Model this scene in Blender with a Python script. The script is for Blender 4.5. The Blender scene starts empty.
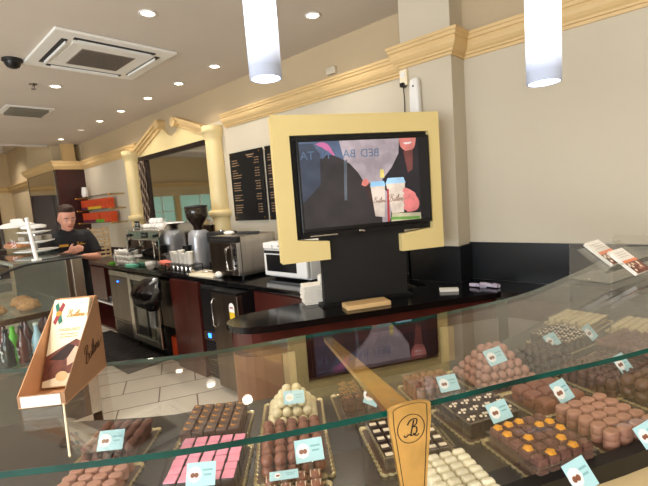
import bpy, bmesh, math, random
from mathutils import Vector, Matrix, noise
random.seed(7)
PI = math.pi
S = bpy.context.scene
COL = S.collection

# ---------------------------------------------------------------- camera
FPX, PITCH, ROLL, HEAD, EYE = 425.0, math.radians(6.12), math.radians(-4.31), math.radians(-46.7), 1.55
_F = Vector((0, math.cos(PITCH), -math.sin(PITCH))); _R0 = Vector((1, 0, 0)); _U0 = _R0.cross(_F)
_R = math.cos(ROLL)*_R0 + math.sin(ROLL)*_U0; _U = -math.sin(ROLL)*_R0 + math.cos(ROLL)*_U0
_X = -Vector((math.sin(HEAD), math.cos(HEAD), 0)); _Y = Vector((math.cos(HEAD), -math.sin(HEAD), 0))
def _w(v): return Vector((v.dot(_X), v.dot(_Y), v.z))
CR, CU, CF = _w(_R), _w(_U), _w(_F)
cam = bpy.data.cameras.new('camera'); co = bpy.data.objects.new('camera', cam); COL.objects.link(co)
cam.sensor_width = 36; cam.lens = 36*FPX/648; cam.clip_start = 0.02; cam.clip_end = 60
co.matrix_world = Matrix(((CR.x, CU.x, -CF.x, 0), (CR.y, CU.y, -CF.y, 0), (CR.z, CU.z, -CF.z, EYE), (0, 0, 0, 1)))
S.camera = co
def ray(px, py): return CF*FPX + CR*(px-324) - CU*(py-243)
def at(px, py, z):                       # a photo point on the horizontal plane at height z
    d = ray(px, py); return Vector((0, 0, EYE)) + d*((z-EYE)/d.z)
def atY(px, py, y):                      # a photo point on the plane of a wall parallel to the long wall
    d = ray(px, py); return Vector((0, 0, EYE)) + d*(y/d.y)
def atX(px, py, x):
    d = ray(px, py); return Vector((0, 0, EYE)) + d*(x/d.x)

# ---------------------------------------------------------------- world, light, exposure
wd = bpy.data.worlds.new('world'); S.world = wd; wd.use_nodes = True
wd.node_tree.nodes['Background'].inputs[0].default_value = (0.80, 0.90, 1.0, 1)
wd.node_tree.nodes['Background'].inputs[1].default_value = 1.0
S.view_settings.view_transform = 'Standard'; S.view_settings.look = 'None'
S.view_settings.exposure = 0.06; S.view_settings.gamma = 1.0
CEIL, WALL = 2.83, 2.80                  # ceiling height, distance of the long wall
LAMP_W, LAMP_C = 17.0, (1.0, 0.92, 0.82)
def area(name, loc, sx, sy, power, color, rot=(0, 0, 0)):
    l = bpy.data.lights.new(name, 'AREA'); l.shape = 'RECTANGLE'; l.size = sx; l.size_y = sy; l.energy = power; l.color = color
    o = bpy.data.objects.new(name, l); COL.objects.link(o); o.location = loc; o.rotation_euler = rot; return o
# daylight through the shop front behind the camera
area('shopfront_daylight', (0.2, -4.9, 1.6), 5.5, 2.2, 370, (0.86, 0.93, 1.0), (math.radians(90), 0, 0))

# ---------------------------------------------------------------- materials
def lin(c):
    return tuple(((v/255)/12.92 if v/255 <= .04045 else ((v/255+.055)/1.055)**2.4) for v in c)
def mat(name, rgb, rough=.5, metal=0., var=.0, scale=8., bump=0., spec=.5, coat=0., trans=0., sss=0., stretch=None, bscale=None):
    m = bpy.data.materials.new(name); m.use_nodes = True; nt = m.node_tree; b = nt.nodes['Principled BSDF']
    c = lin(rgb); b.inputs['Base Color'].default_value = (*c, 1)
    b.inputs['Roughness'].default_value = rough; b.inputs['Metallic'].default_value = metal
    b.inputs['Specular IOR Level'].default_value = spec; b.inputs['Coat Weight'].default_value = coat
    b.inputs['Coat Roughness'].default_value = .08
    b.inputs['Transmission Weight'].default_value = trans
    tc = nt.nodes.new('ShaderNodeTexCoord'); src = tc.outputs['Object']
    if stretch:
        mp = nt.nodes.new('ShaderNodeMapping'); mp.inputs['Scale'].default_value = stretch
        nt.links.new(src, mp.inputs['Vector']); src = mp.outputs[0]
    if var > 0:
        n = nt.nodes.new('ShaderNodeTexNoise'); n.inputs['Scale'].default_value = scale; n.inputs['Detail'].default_value = 5
        nt.links.new(src, n.inputs['Vector'])
        r = nt.nodes.new('ShaderNodeValToRGB'); e = r.color_ramp.elements
        e[0].position = .3; e[1].position = .7
        e[0].color = (*[max(0, v*(1-var)) for v in c], 1); e[1].color = (*[min(1, v*(1+var)) for v in c], 1)
        nt.links.new(n.outputs['Fac'], r.inputs['Fac']); nt.links.new(r.outputs['Color'], b.inputs['Base Color'])
    if bump > 0:
        n2 = nt.nodes.new('ShaderNodeTexNoise'); n2.inputs['Scale'].default_value = bscale or scale*3
        nt.links.new(src, n2.inputs['Vector'])
        bp = nt.nodes.new('ShaderNodeBump'); bp.inputs['Strength'].default_value = bump; bp.inputs['Distance'].default_value = .01
        nt.links.new(n2.outputs['Fac'], bp.inputs['Height']); nt.links.new(bp.outputs[0], b.inputs['Normal'])
    return m
def emit(name, rgb, k=1.0):
    m = bpy.data.materials.new(name); m.use_nodes = True; nt = m.node_tree
    b = nt.nodes['Principled BSDF']; b.inputs['Base Color'].default_value = (*lin(rgb), 1)
    b.inputs['Emission Color'].default_value = (*lin(rgb), 1); b.inputs['Emission Strength'].default_value = k
    b.inputs['Roughness'].default_value = .3
    return m
def clear(name, tint=(245, 250, 248), gloss=1.0, ior=1.45, haze=0.0, hazec=(255, 255, 255), rough=0.0):
    """thin clear sheet: see-through, with a mirror reflection that grows towards grazing angles"""
    m = bpy.data.materials.new(name); m.use_nodes = True; nt = m.node_tree; nt.nodes.remove(nt.nodes['Principled BSDF'])
    out = nt.nodes['Material Output']
    t = nt.nodes.new('ShaderNodeBsdfTransparent'); t.inputs[0].default_value = (*lin(tint), 1)
    g = nt.nodes.new('ShaderNodeBsdfGlossy'); g.inputs['Roughness'].default_value = rough
    f = nt.nodes.new('ShaderNodeFresnel')
    ge = nt.nodes.new('ShaderNodeNewGeometry'); im = nt.nodes.new('ShaderNodeMapRange')    # same reflectance on both faces of a thin sheet
    im.inputs[3].default_value = ior; im.inputs[4].default_value = 1/ior
    nt.links.new(ge.outputs['Backfacing'], im.inputs[0]); nt.links.new(im.outputs[0], f.inputs[0])
    mu = nt.nodes.new('ShaderNodeMath'); mu.operation = 'MULTIPLY'; mu.inputs[1].default_value = gloss; mu.use_clamp = True
    nt.links.new(f.outputs[0], mu.inputs[0])
    a = t
    if haze > 0:
        d = nt.nodes.new('ShaderNodeBsdfDiffuse'); d.inputs[0].default_value = (*lin(hazec), 1)
        mx = nt.nodes.new('ShaderNodeMixShader'); mx.inputs[0].default_value = haze
        nt.links.new(t.outputs[0], mx.inputs[1]); nt.links.new(d.outputs[0], mx.inputs[2]); a = mx
    mx2 = nt.nodes.new('ShaderNodeMixShader')
    nt.links.new(mu.outputs[0], mx2.inputs[0]); nt.links.new(a.outputs[0], mx2.inputs[1]); nt.links.new(g.outputs[0], mx2.inputs[2])
    nt.links.new(mx2.outputs[0], out.inputs[0])
    return m
def tiles(name, rgb, grout, w, h, mortar, rough, offset=.5, rotz=0., var=.1, spec=.5):
    m = bpy.data.materials.new(name); m.use_nodes = True; nt = m.node_tree; b = nt.nodes['Principled BSDF']
    tc = nt.nodes.new('ShaderNodeTexCoord'); mp = nt.nodes.new('ShaderNodeMapping'); mp.inputs['Rotation'].default_value = (0, 0, rotz)
    nt.links.new(tc.outputs['Object'], mp.inputs['Vector'])
    br = nt.nodes.new('ShaderNodeTexBrick'); br.offset = offset; br.inputs['Scale'].default_value = 1
    br.inputs['Brick Width'].default_value = w; br.inputs['Row Height'].default_value = h; br.inputs['Mortar Size'].default_value = mortar
    c = lin(rgb); br.inputs['Color1'].default_value = (*c, 1); br.inputs['Color2'].default_value = (*[v*(1-var) for v in c], 1)
    br.inputs['Mortar'].default_value = (*lin(grout), 1)
    nt.links.new(mp.outputs[0], br.inputs['Vector'])
    n = nt.nodes.new('ShaderNodeTexNoise'); n.inputs['Scale'].default_value = 3; n.inputs['Detail'].default_value = 6
    nt.links.new(mp.outputs[0], n.inputs['Vector'])
    mx = nt.nodes.new('ShaderNodeMixRGB'); mx.blend_type = 'MULTIPLY'; mx.inputs[0].default_value = .22
    nt.links.new(br.outputs['Color'], mx.inputs[1]); nt.links.new(n.outputs['Fac'], mx.inputs[2])
    nt.links.new(mx.outputs[0], b.inputs['Base Color']); b.inputs['Roughness'].default_value = rough
    b.inputs['Specular IOR Level'].default_value = spec
    return m

M = dict(
    ceiling=mat('ceiling_paint', (208, 198, 188), .9, var=.03, scale=1.5),
    wall=mat('wall_cream', (204, 193, 172), .85, var=.03, scale=1.2),
    wallup=mat('wall_tan_upper', (190, 170, 138), .85, var=.03, scale=1.2),
    wall2=mat('wall_warm', (216, 194, 156), .85, var=.03, scale=1.2),
    mould=mat('moulding_ochre', (218, 186, 132), .55, var=.04, scale=4),
    column=mat('column_cream', (236, 214, 158), .45, var=.03, scale=3),
    frame=mat('kiosk_yellow', (240, 216, 148), .45, var=.02, scale=3),
    marble=mat('black_marble', (14, 13, 15), .12, var=.3, scale=6, spec=.5),
    backs=mat('black_splash', (12, 12, 14), .3, var=.2, scale=6, spec=.4),
    floor=tiles('floor_tile', (240, 230, 212), (120, 104, 88), .60, .30, .006, .16, .5, math.radians(-62), .08),
    deck=tiles('deck_tile', (52, 47, 43), (16, 15, 14), .20, .20, .003, .25, 0, math.radians(50), .2),
    redwood=mat('red_mahogany', (74, 30, 24), .28, var=.35, scale=5, stretch=(1, 1, .12), coat=.3),
    darkwood=mat('dark_mahogany', (52, 20, 20), .35, var=.3, scale=5, stretch=(1, 1, .12), coat=.2),
    tanwood=mat('tan_wood', (150, 104, 72), .4, var=.2, scale=6, stretch=(1, 1, .15)),
    beige=mat('beige_post', (208, 186, 140), .5, var=.05),
    greyp=mat('grey_panel', (150, 142, 128), .45, var=.05),
    steel=mat('brushed_steel', (196, 190, 182), .26, 1., var=.12, scale=20, stretch=(1, 1, .08)),
    steeld=mat('dark_steel', (120, 108, 98), .34, 1., var=.15, scale=20, stretch=(1, 1, .08)),
    chrome=mat('chrome', (215, 213, 210), .12, 1.),
    brass=mat('brass', (226, 182, 96), .22, 1., var=.08, scale=30),
    gold=mat('gold_foil', (244, 226, 178), .25, .5, var=.15, scale=60),
    black=mat('black_plastic', (16, 16, 18), .35, spec=.4),
    matblack=mat('matt_black', (22, 21, 22), .6),
    rubber=mat('rubber_mat', (30, 25, 23), .7, var=.3, scale=40, bump=.3),
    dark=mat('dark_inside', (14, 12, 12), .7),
    white=mat('white_plastic', (238, 236, 232), .35),
    porcelain=mat('white_porcelain', (240, 238, 234), .18, coat=.3),
    paper=mat('white_paper', (238, 233, 222), .8, var=.03, scale=20),
    kraft=mat('kraft_card', (220, 168, 124), .7, var=.05, scale=12),
    kraftd=mat('brown_card', (160, 120, 86), .65, var=.06, scale=12),
    cream=mat('cream_card', (244, 230, 200), .6),
    board=mat('beech_board', (228, 190, 134), .5, var=.08, scale=9, stretch=(.2, 1, 1)),
    glass=clear('counter_glass', (254, 254, 252), 1.05, 1.52),
    cglass=clear('case_glass', (248, 252, 250), .9, 1.45, .03, (215, 225, 220)),
    edge=mat('glass_edge_green', (0, 62, 54), .2, spec=.25, var=.6, scale=5, coat=0.),
    acry=clear('clear_acrylic', (250, 250, 248), 1.3, 1.5, .02, (225, 225, 220)),
    boxc=clear('clear_box', (250, 248, 244), 1.4, 1.5, .04, (215, 205, 190)),
    hopper=clear('smoked_hopper', (150, 130, 118), 1.2, 1.5, .1, (120, 100, 90)),
    mirror=mat('mirror_glass', (226, 226, 218), .03, 1.),
    skin=mat('skin', (222, 160, 136), .5, var=.05, scale=30, spec=.3),
    hair=mat('brown_hair', (58, 36, 24), .7, var=.4, scale=90, bump=.4),
    shirt=mat('black_shirt', (20, 20, 24), .85, var=.2, scale=12, bump=.15),
    trouser=mat('black_trousers', (18, 18, 20), .85),
    lip=mat('lip', (176, 96, 86), .5), eyew=mat('eye_white', (225, 220, 214), .3), iris=mat('iris_dark', (40, 30, 26), .2),
    bag=mat('black_bin_bag', (16, 16, 18), .22, var=.3, scale=14, bump=.9, bscale=22, coat=.4),
    pink=mat('pink_cloth', (236, 128, 112), .85, bump=.4, scale=20),
    orange=mat('orange_box', (214, 78, 34), .5, var=.2, scale=14),
    orangecup=mat('orange_cup', (232, 110, 40), .5),
    green=mat('green_label', (96, 178, 44), .5), bright=mat('bright_green', (110, 200, 40), .4), purple=mat('purple_label', (112, 28, 62), .5), yellow=mat('yellow_label', (226, 186, 44), .5),
    teal=mat('teal_cloth', (110, 196, 170), .7),
    bottle=mat('brown_bottle', (34, 16, 10), .08, coat=.6), redb=mat('amber_bottle', (96, 28, 12), .08, coat=.6),
    blueb=mat('pale_blue_bottle', (176, 204, 224), .2), blueled=emit('blue_led', (40, 110, 255), 6),
    cake=mat('cake_crust', (206, 128, 76), .7, var=.4, scale=40, bump=.5), berry=mat('red_topping', (178, 50, 36), .35),
    tag=mat('price_card_blue', (172, 214, 222), .6), traybase=mat('tray_base', (84, 62, 46), .4, var=.2, scale=20), tagw=mat('price_card_white', (240, 240, 238), .6), tagt=mat('price_card_text', (128, 178, 186), .6),
    ink=mat('black_ink', (18, 14, 12), .5), inkb=mat('brown_ink', (70, 38, 20), .6), inkg=mat('gold_ink', (190, 142, 60), .4, .4),
    rope=mat('bronze_frame', (46, 34, 30), .3, .5, var=.5, scale=30), ropel=mat('bronze_twist', (150, 128, 110), .3, .6),
    milk=mat('milk_chocolate', (130, 80, 60), .38, var=.08, scale=60, bump=.05, spec=.5),
    milkp=mat('pale_milk_chocolate', (170, 122, 102), .5, var=.08, scale=60, bump=.08),
    cocoa=mat('cocoa_dusted', (112, 74, 62), .8, var=.25, scale=90, bump=.5),
    darkc=mat('dark_chocolate', (46, 28, 24), .3, var=.15, scale=60),
    mid=mat('mid_chocolate', (84, 52, 38), .35, var=.12, scale=60),
    whitec=mat('white_chocolate', (238, 224, 182), .45, var=.05, scale=60, bump=.08),
    whitel=mat('white_log', (238, 230, 200), .6, var=.05, scale=80, bump=.3),
    pinkc=mat('pink_icing', (244, 152, 178), .4), orangec=mat('orange_topping', (232, 156, 34), .55, var=.3, scale=90, bump=.6),
    nib=mat('white_nibs', (236, 220, 194), .6), nut=mat('caramel_flake', (176, 124, 76), .6, var=.5, scale=60, bump=.6),
)

# ---------------------------------------------------------------- mesh helpers
class MB:
    """collects shapes; build() links them as ONE mesh object"""
    def __init__(s): s.v = []; s.f = []; s.m = []; s.sm = []; s.mats = []
    def _mi(s, m):
        if m not in s.mats: s.mats.append(m)
        return s.mats.index(m)
    def add(s, vs, fs, m, smooth=False, T=None):
        o = len(s.v); k = s._mi(m)
        s.v += [tuple(T @ Vector(v)) if T is not None else tuple(v) for v in vs]
        for f in fs: s.f.append(tuple(i+o for i in f)); s.m.append(k); s.sm.append(smooth)
        return s
    def box(s, a, b, m, T=None):
        (x0, y0, z0), (x1, y1, z1) = a, b
        vs = [(x0, y0, z0), (x1, y0, z0), (x1, y1, z0), (x0, y1, z0), (x0, y0, z1), (x1, y0, z1), (x1, y1, z1), (x0, y1, z1)]
        return s.add(vs, [(0, 3, 2, 1), (4, 5, 6, 7), (0, 1, 5, 4), (1, 2, 6, 5), (2, 3, 7, 6), (3, 0, 4, 7)], m, False, T)
    def rbox(s, a, b, m, r=.004, n=3, T=None):   # box with rounded vertical and top edges
        (x0, y0, z0), (x1, y1, z1) = a, b
        r = min(r, (x1-x0)/2.01, (y1-y0)/2.01, (z1-z0)/1.01)
        def ring(ins, z):
            pts = []
            for cx, cy, a0 in ((x1-r, y1-r, 0), (x0+r, y1-r, 90), (x0+r, y0+r, 180), (x1-r, y0+r, 270)):
                for i in range(n+1):
                    t = math.radians(a0+90*i/n); pts.append((cx+(r-ins)*math.cos(t), cy+(r-ins)*math.sin(t), z))
            return pts
        rings = [ring(0, z0)] + [ring(r*(1-math.cos(math.radians(90*i/n))), z1-r+r*math.sin(math.radians(90*i/n))) for i in range(n+1)]
        return s.loft(rings, m, True, True, T=T)
    def loft(s, rings, m, caps=True, smooth=True, closed=True, T=None):
        n = len(rings[0]); vs = [p for r in rings for p in r]; fs = []
        for i in range(len(rings)-1):
            for j in range(n if closed else n-1):
                k = (j+1) % n; fs.append((i*n+j, i*n+k, (i+1)*n+k, (i+1)*n+j))
        s.add(vs, fs, m, smooth, T)
        if caps:
            s.add(rings[0], [tuple(reversed(range(n)))], m, False, T); s.add(rings[-1], [tuple(range(n))], m, False, T)
        return s
    def lathe(s, prof, m, c=(0, 0, 0), seg=20, smooth=True, T=None, caps=True):
        rings = [[(c[0]+r*math.cos(2*PI*j/seg), c[1]+r*math.sin(2*PI*j/seg), c[2]+z) for j in range(seg)] for r, z in prof]
        return s.loft(rings, m, caps, smooth, T=T)
    def tube(s, pts, r, m, seg=8, T=None, caps=True):
        pts = [Vector(p) for p in pts]; rr = r if isinstance(r, (list, tuple)) else [r]*len(pts)
        rings = []; up = None
        for i, p in enumerate(pts):
            d = (pts[min(i+1, len(pts)-1)]-pts[max(i-1, 0)]).normalized()
            if up is None: up = Vector((0, 0, 1)) if abs(d.z) < .9 else Vector((1, 0, 0))
            a = d.cross(up).normalized(); b = d.cross(a).normalized(); up = -b if False else up
            ra = rr[i] if isinstance(rr[i], (tuple, list)) else (rr[i], rr[i])
            rings.append([tuple(p+a*ra[0]*math.cos(2*PI*j/seg)+b*ra[1]*math.sin(2*PI*j/seg)) for j in range(seg)])
        rings = [list(reversed(q)) for q in rings]
        return s.loft(rings, m, caps, True, T=T)
    def prism(s, poly, z0, z1, m, T=None, mside=None):   # polygon in xy (ccw) extruded in z
        n = len(poly); lo = [(x, y, z0) for x, y in poly]; hi = [(x, y, z1) for x, y in poly]
        s.add(lo+hi, [tuple(reversed(range(n))), tuple(range(n, 2*n))], m, False, T)
        s.add(lo+hi, [(i, (i+1) % n, n+(i+1) % n, n+i) for i in range(n)], mside or m, False, T)
        return s
    def strip(s, a, b, z0, z1, m, mside=None):    # slab between two rows of xy points
        n = len(a); vs = []
        for z in (z0, z1): vs += [(x, y, z) for x, y in a]+[(x, y, z) for x, y in b]
        top = [(2*n+i, 2*n+i+1, 3*n+i+1, 3*n+i) for i in range(n-1)]; bot = [(i, n+i, n+i+1, i+1) for i in range(n-1)]
        s.add(vs, top+bot, m)
        sd = [(i, i+1, 2*n+i+1, 2*n+i) for i in range(n-1)]+[(n+i, 3*n+i, 3*n+i+1, n+i+1) for i in range(n-1)]
        sd += [(0, 2*n, 3*n, n), (n-1, 2*n-1, 4*n-1, 3*n-1)]
        s.add(vs, sd, mside or m); return s
    def ball(s, c, r, m, seg=12, rg=8, sq=(1, 1, 1), T=None):
        rings = []
        for i in range(1, rg):
            t = PI*i/rg; rings.append([(c[0]+r*sq[0]*math.sin(t)*math.cos(2*PI*j/seg), c[1]+r*sq[1]*math.sin(t)*math.sin(2*PI*j/seg), c[2]-r*sq[2]*math.cos(t)) for j in range(seg)])
        vs = [p for q in rings for p in q]+[(c[0], c[1], c[2]-r*sq[2]), (c[0], c[1], c[2]+r*sq[2])]; n = seg; fs = []
        for i in range(len(rings)-1):
            for j in range(n): k = (j+1) % n; fs.append((i*n+j, i*n+k, (i+1)*n+k, (i+1)*n+j))
        b = len(vs)-2
        fs += [(b, (j+1) % n, j) for j in range(n)]+[(b+1, (rg-2)*n+j, (rg-2)*n+(j+1) % n) for j in range(n)]
        return s.add(vs, fs, m, True, T)
    def ribbon(s, strokes, w, m, T, lift=0.0):    # flat pen strokes in the local xy plane
        for st in strokes:
            P = spline(st, 5); n = len(P); vs = []
            for i, (x, y) in enumerate(P):
                x0, y0 = P[max(i-1, 0)]; x1, y1 = P[min(i+1, n-1)]; dx, dy = x1-x0, y1-y0; L = math.hypot(dx, dy) or 1
                ww = w*(.55+.45*abs(dy/L)); vs += [(x-dy/L*ww/2, y+dx/L*ww/2, lift), (x+dy/L*ww/2, y-dx/L*ww/2, lift)]
            s.add(vs, [(2*i, 2*i+1, 2*i+3, 2*i+2) for i in range(n-1)], m, False, T)
        return s
    def mesh(s, name):
        me = bpy.data.meshes.new(name); me.from_pydata(s.v, [], s.f)
        for m in s.mats: me.materials.append(m)
        me.polygons.foreach_set('material_index', s.m); me.polygons.foreach_set('use_smooth', s.sm); me.update(); return me
    def build(s, name, parent=None, loc=None, rot=None, bevel=0):
        o = bpy.data.objects.new(name, s.mesh(name)); COL.objects.link(o)
        if parent: o.parent = parent
        if loc is not None: o.location = loc
        if rot is not None: o.rotation_euler = rot
        if bevel:
            b = o.modifiers.new('bevel', 'BEVEL'); b.width = bevel; b.segments = 2; b.limit_method = 'ANGLE'; b.angle_limit = math.radians(50)
        return o
def spline(P, k=5):
    P = [Vector((p[0], p[1], 0)) for p in P]
    if len(P) < 3: return [(p.x, p.y) for p in P]
    out = []
    for i in range(len(P)-1):
        a, b, c, d = P[max(i-1, 0)], P[i], P[i+1], P[min(i+2, len(P)-1)]
        for j in range(k):
            t = j/k; q = .5*((2*b)+(c-a)*t+(2*a-5*b+4*c-d)*t*t+(3*b-a-3*c+d)*t**3); out.append((q.x, q.y))
    out.append((P[-1].x, P[-1].y)); return out
def tag(o, label=None, cat=None, group=None, kind=None):
    if label: o['label'] = label
    if cat: o['category'] = cat
    if group: o['group'] = group
    if kind: o['kind'] = kind
    return o
def struct(o): o['kind'] = 'structure'; return o
def empty(name, loc=(0, 0, 0), rz=0., label=None, cat=None, group=None):
    o = bpy.data.objects.new(name, None); COL.objects.link(o); o.location = loc; o.rotation_euler = (0, 0, rz); o.empty_display_size = .05
    return tag(o, label, cat, group)
def frame_T(o, u, v):                       # matrix: local x along u, y along v, z = u x v
    u = Vector(u).normalized(); v = Vector(v); v = (v-u*v.dot(u)).normalized(); n = u.cross(v)
    return Matrix(((u.x, v.x, n.x, o[0]), (u.y, v.y, n.y, o[1]), (u.z, v.z, n.z, o[2]), (0, 0, 0, 1)))
def text_mesh(mb, txt, size, m, T, mirror=False, lift=.0):
    cu = bpy.data.curves.new('txt', 'FONT'); cu.body = txt; cu.size = size; cu.align_x = 'CENTER'; cu.align_y = 'CENTER'
    ob = bpy.data.objects.new('txt', cu); COL.objects.link(ob)
    bpy.context.view_layer.update(); me = ob.evaluated_get(bpy.context.evaluated_depsgraph_get()).to_mesh()
    vs = [((-1 if mirror else 1)*v.co.x, v.co.y, lift) for v in me.vertices]; fs = [tuple(p.vertices) for p in me.polygons]
    if mirror: fs = [tuple(reversed(f)) for f in fs]
    mb.add(vs, fs, m, False, T)
    COL.objects.unlink(ob); bpy.data.objects.remove(ob); bpy.data.curves.remove(cu)
def script_word(mb, h, m, T, w=.12, cx=0, cy=0, lift=.0):   # cursive shop name, h = x-height
    raw = [[(0, .1), (.25, 1.1), (.45, 2.3)], [(-.35, 1.7), (.1, 2.5), (.95, 2.5), (.95, 1.8), (.35, 1.3), (1.0, 1.1), (.9, .2), (.2, -.1), (-.4, .3)],
           [(1.35, 1), (1.3, .25), (1.55, 0), (1.9, .4), (2.0, 1), (1.98, .2), (2.2, .05)], [(2.2, .05), (2.55, 1), (2.7, 1.9), (2.55, .3), (2.8, .02)], [(2.3, 1.25), (3.0, 1.35)],
           [(2.8, .02), (3.2, 1.1), (3.35, 2.3), (3.15, 2.1), (3.1, .3), (3.4, .02)], [(3.4, .02), (3.85, .65), (3.75, 1), (3.5, .6), (3.6, .1), (4.0, .1)],
           [(4.0, .1), (4.25, 1.05), (4.35, .8), (4.6, .85), (4.5, .2), (4.75, .05)], [(4.75, .05), (5.1, 1.05), (5.3, .45), (5.05, 0), (4.8, .1)], [(5.1, .0), (5.8, .3), (6.6, .9)]]
    st = [[((x-2.7+y*.25)*h+cx, (y-1)*h+cy) for x, y in q] for q in raw]
    mb.ribbon(st, h*w*2, m, T, lift)

# ---------------------------------------------------------------- the room
XL, XR, YF, MZ_ = -8.47, 2.2, -5.0, 2.378
PY = 2.343                                # front side of the dark pillar
struct(MB().box((-14.2, YF, -.1), (XR, WALL+.9, 0), M['floor']).build('floor'))
# ceiling with a recess-edge where the far bay begins
struct(MB().box((-8.75, YF, CEIL), (XR, WALL, CEIL+.12), M['ceiling']).build('ceiling'))
struct(MB().box((-14.2, YF, 3.35), (-8.75, WALL+.9, 3.45), M['ceiling']).build('ceiling_far_bay'))
struct(MB().box((-8.80, YF, CEIL-.03), (-8.75, PY, 3.35), M['ceiling']).build('trim_1'))
struct(MB().box((-10.6, YF, 3.12), (-10.45, PY, 3.35), M['ceiling']).box((-12.3, YF, 3.12), (-12.15, PY, 3.35), M['ceiling']).build('trim_2'))
struct(MB().box((XL, WALL, 0), (XR, WALL+.12, CEIL+.12), M['wall']).build('wall_back'))
struct(MB().box((XR, YF, 0), (XR+.12, WALL+.12, CEIL+.12), M['wall']).build('wall_right'))
struct(MB().box((-14.2, YF-.12, 0), (-13.2, YF, 3.45), M['wall2']).box((-13.2, YF-.12, 0), (-5, YF, .8), M['wall2']).box((-13.2, YF-.12, 1.95), (-5, YF, 3.45), M['wall2']).box((-9.6, YF-.12, .8), (-8.9, YF, 1.95), M['wall2'])
       .box((-5, YF-.12, 0), (XR+.12, YF, .5), M['wall2']).box((-5, YF-.12, 2.55), (XR+.12, YF, 3.0), M['wall2']).box((-5.25, YF-.12, .8), (-5, YF, 1.95), M['wall2']).build('wall_front'))
struct(MB().box((-14.32, -.6, 0), (-14.2, WALL+.12, 3.45), M['wall2']).box((-14.32, YF, 0), (-14.2, -.6, .5), M['wall2']).box((-14.32, YF, 2.0), (-14.2, -.6, 3.45), M['wall2']).box((-14.32, -2.2, .5), (-14.2, -2.0, 2.0), M['mould']).box((-14.32, -3.7, .5), (-14.2, -3.5, 2.0), M['mould']).build('wall_left'))
tint = clear('tinted_shop_glass', (196, 212, 196), 1., 1.5)
for i, y in enumerate((YF, -3.5, -2.0)):
    struct(MB().box((-14.27, y, .5), (-14.26, y+1.4, 2.0), tint).box((-14.29, y+.45, .5), (-14.24, y+.48, 2.0), M['white']).box((-14.29, y, 1.45), (-14.24, y+1.4, 1.48), M['white']).build('window_%d' % (i+6)))
struct(MB().box((-14.2, WALL, 0), (XL-.02, WALL+.12, 3.45), M['wall2']).build('wall_far_bay'))
struct(MB().box((XL+.01, WALL-.004, MZ_+.10), (XR, WALL, CEIL), M['wallup']).build('wall_upper_band'))
# pilaster
PX0, PX1, PYF = -1.62, -1.257, 2.62
struct(MB().box((PX0, PYF, 0), (PX1, WALL, CEIL), M['wall']).build('wall_pilaster'))
# moulding: profile swept along the wall, round the pilaster and the pillar
def sweep(path, prof, m, name):
    """path: xy points, wall on the left hand going along; prof: (out, z)"""
    rings = []
    n = len(path)
    for i, (x, y) in enumerate(path):
        def nrm(a, b):
            d = Vector((b[0]-a[0], b[1]-a[1])).normalized(); return Vector((d.y, -d.x))
        if i == 0: nn = nrm(path[0], path[1])
        elif i == n-1: nn = nrm(path[-2], path[-1])
        else:
            a, b = nrm(path[i-1], path[i]), nrm(path[i], path[i+1]); nn = (a+b)/(1+a.dot(b))
        rings.append([(x+nn.x*o, y+nn.y*o, z) for o, z in prof])
    return MB().loft(rings, m, True, False).build(name)
MZ = 2.378
CROWN = [(0, MZ-.0), (.018, MZ), (.022, MZ+.018), (.040, MZ+.022), (.044, MZ+.034), (.060, MZ+.045), (.078, MZ+.065), (.086, MZ+.09), (.084, MZ+.108), (.098, MZ+.114), (.102, MZ+.135), (.112, MZ+.138), (.114, MZ+.158), (0, MZ+.158)]
CROWN = [(o*.66, MZ+(z-MZ)*.90) for o, z in CROWN]
struct(sweep([(-10.4, WALL), (-10.4, PY), (XL+.0, PY), (XL+.0, WALL), (-6.13, WALL)], CROWN, M['mould'], 'trim_3'))
struct(sweep([(-3.98, WALL), (PX0, WALL), (PX0, PYF), (PX1, PYF), (PX1, WALL), (XR, WALL)], CROWN, M['mould'], 'trim_4'))
struct(sweep([(-5.0, YF+.001), (-9, YF+.001)][::-1][::-1], CROWN, M['mould'], 'trim_5'))
struct(sweep([(-14.2, YF), (-14.2, WALL), (-10.4, WALL)], [(o*1.6, z-.06) for o, z in CROWN], M['mould'], 'trim_6'))
# dark pillar, mirror-clad on the aisle side, with a painted post above its cap
struct(MB().box((-10.4, PY+.002, 0), (XL, WALL-.0, MZ), M['darkwood']).build('wall_pillar'))
struct(MB().box((-10.3, PY-.004, .9), (XL-.12, PY+.002, MZ-.01), M['mirror']).build('trim_7'))
struct(MB().box((XL-.12, 2.49, MZ+.14), (XL-.02, 2.69, CEIL), M['mould']).build('trim_8'))
struct(MB().box((-10.4, PY+.05, MZ+.14), (XL-.3, WALL, 3.35), M['wall2']).build('wall_over_pillar'))
# far bay: dark wainscot panels with seams and a near-black slab painted as doorway shade
fb = MB()
for i in range(9):
    y0 = -2.2+i*.52
    if y0 < -.7: continue
    fb.box((-14.2, y0+.008, 0), (-14.14, y0+.512, 2.2), M['darkwood'])
struct(fb.build('trim_9'))
struct(MB().box((-14.14, 1.95, 0), (-14.12, 2.3, 2.1), M['dark']).build('door_1'))
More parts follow.
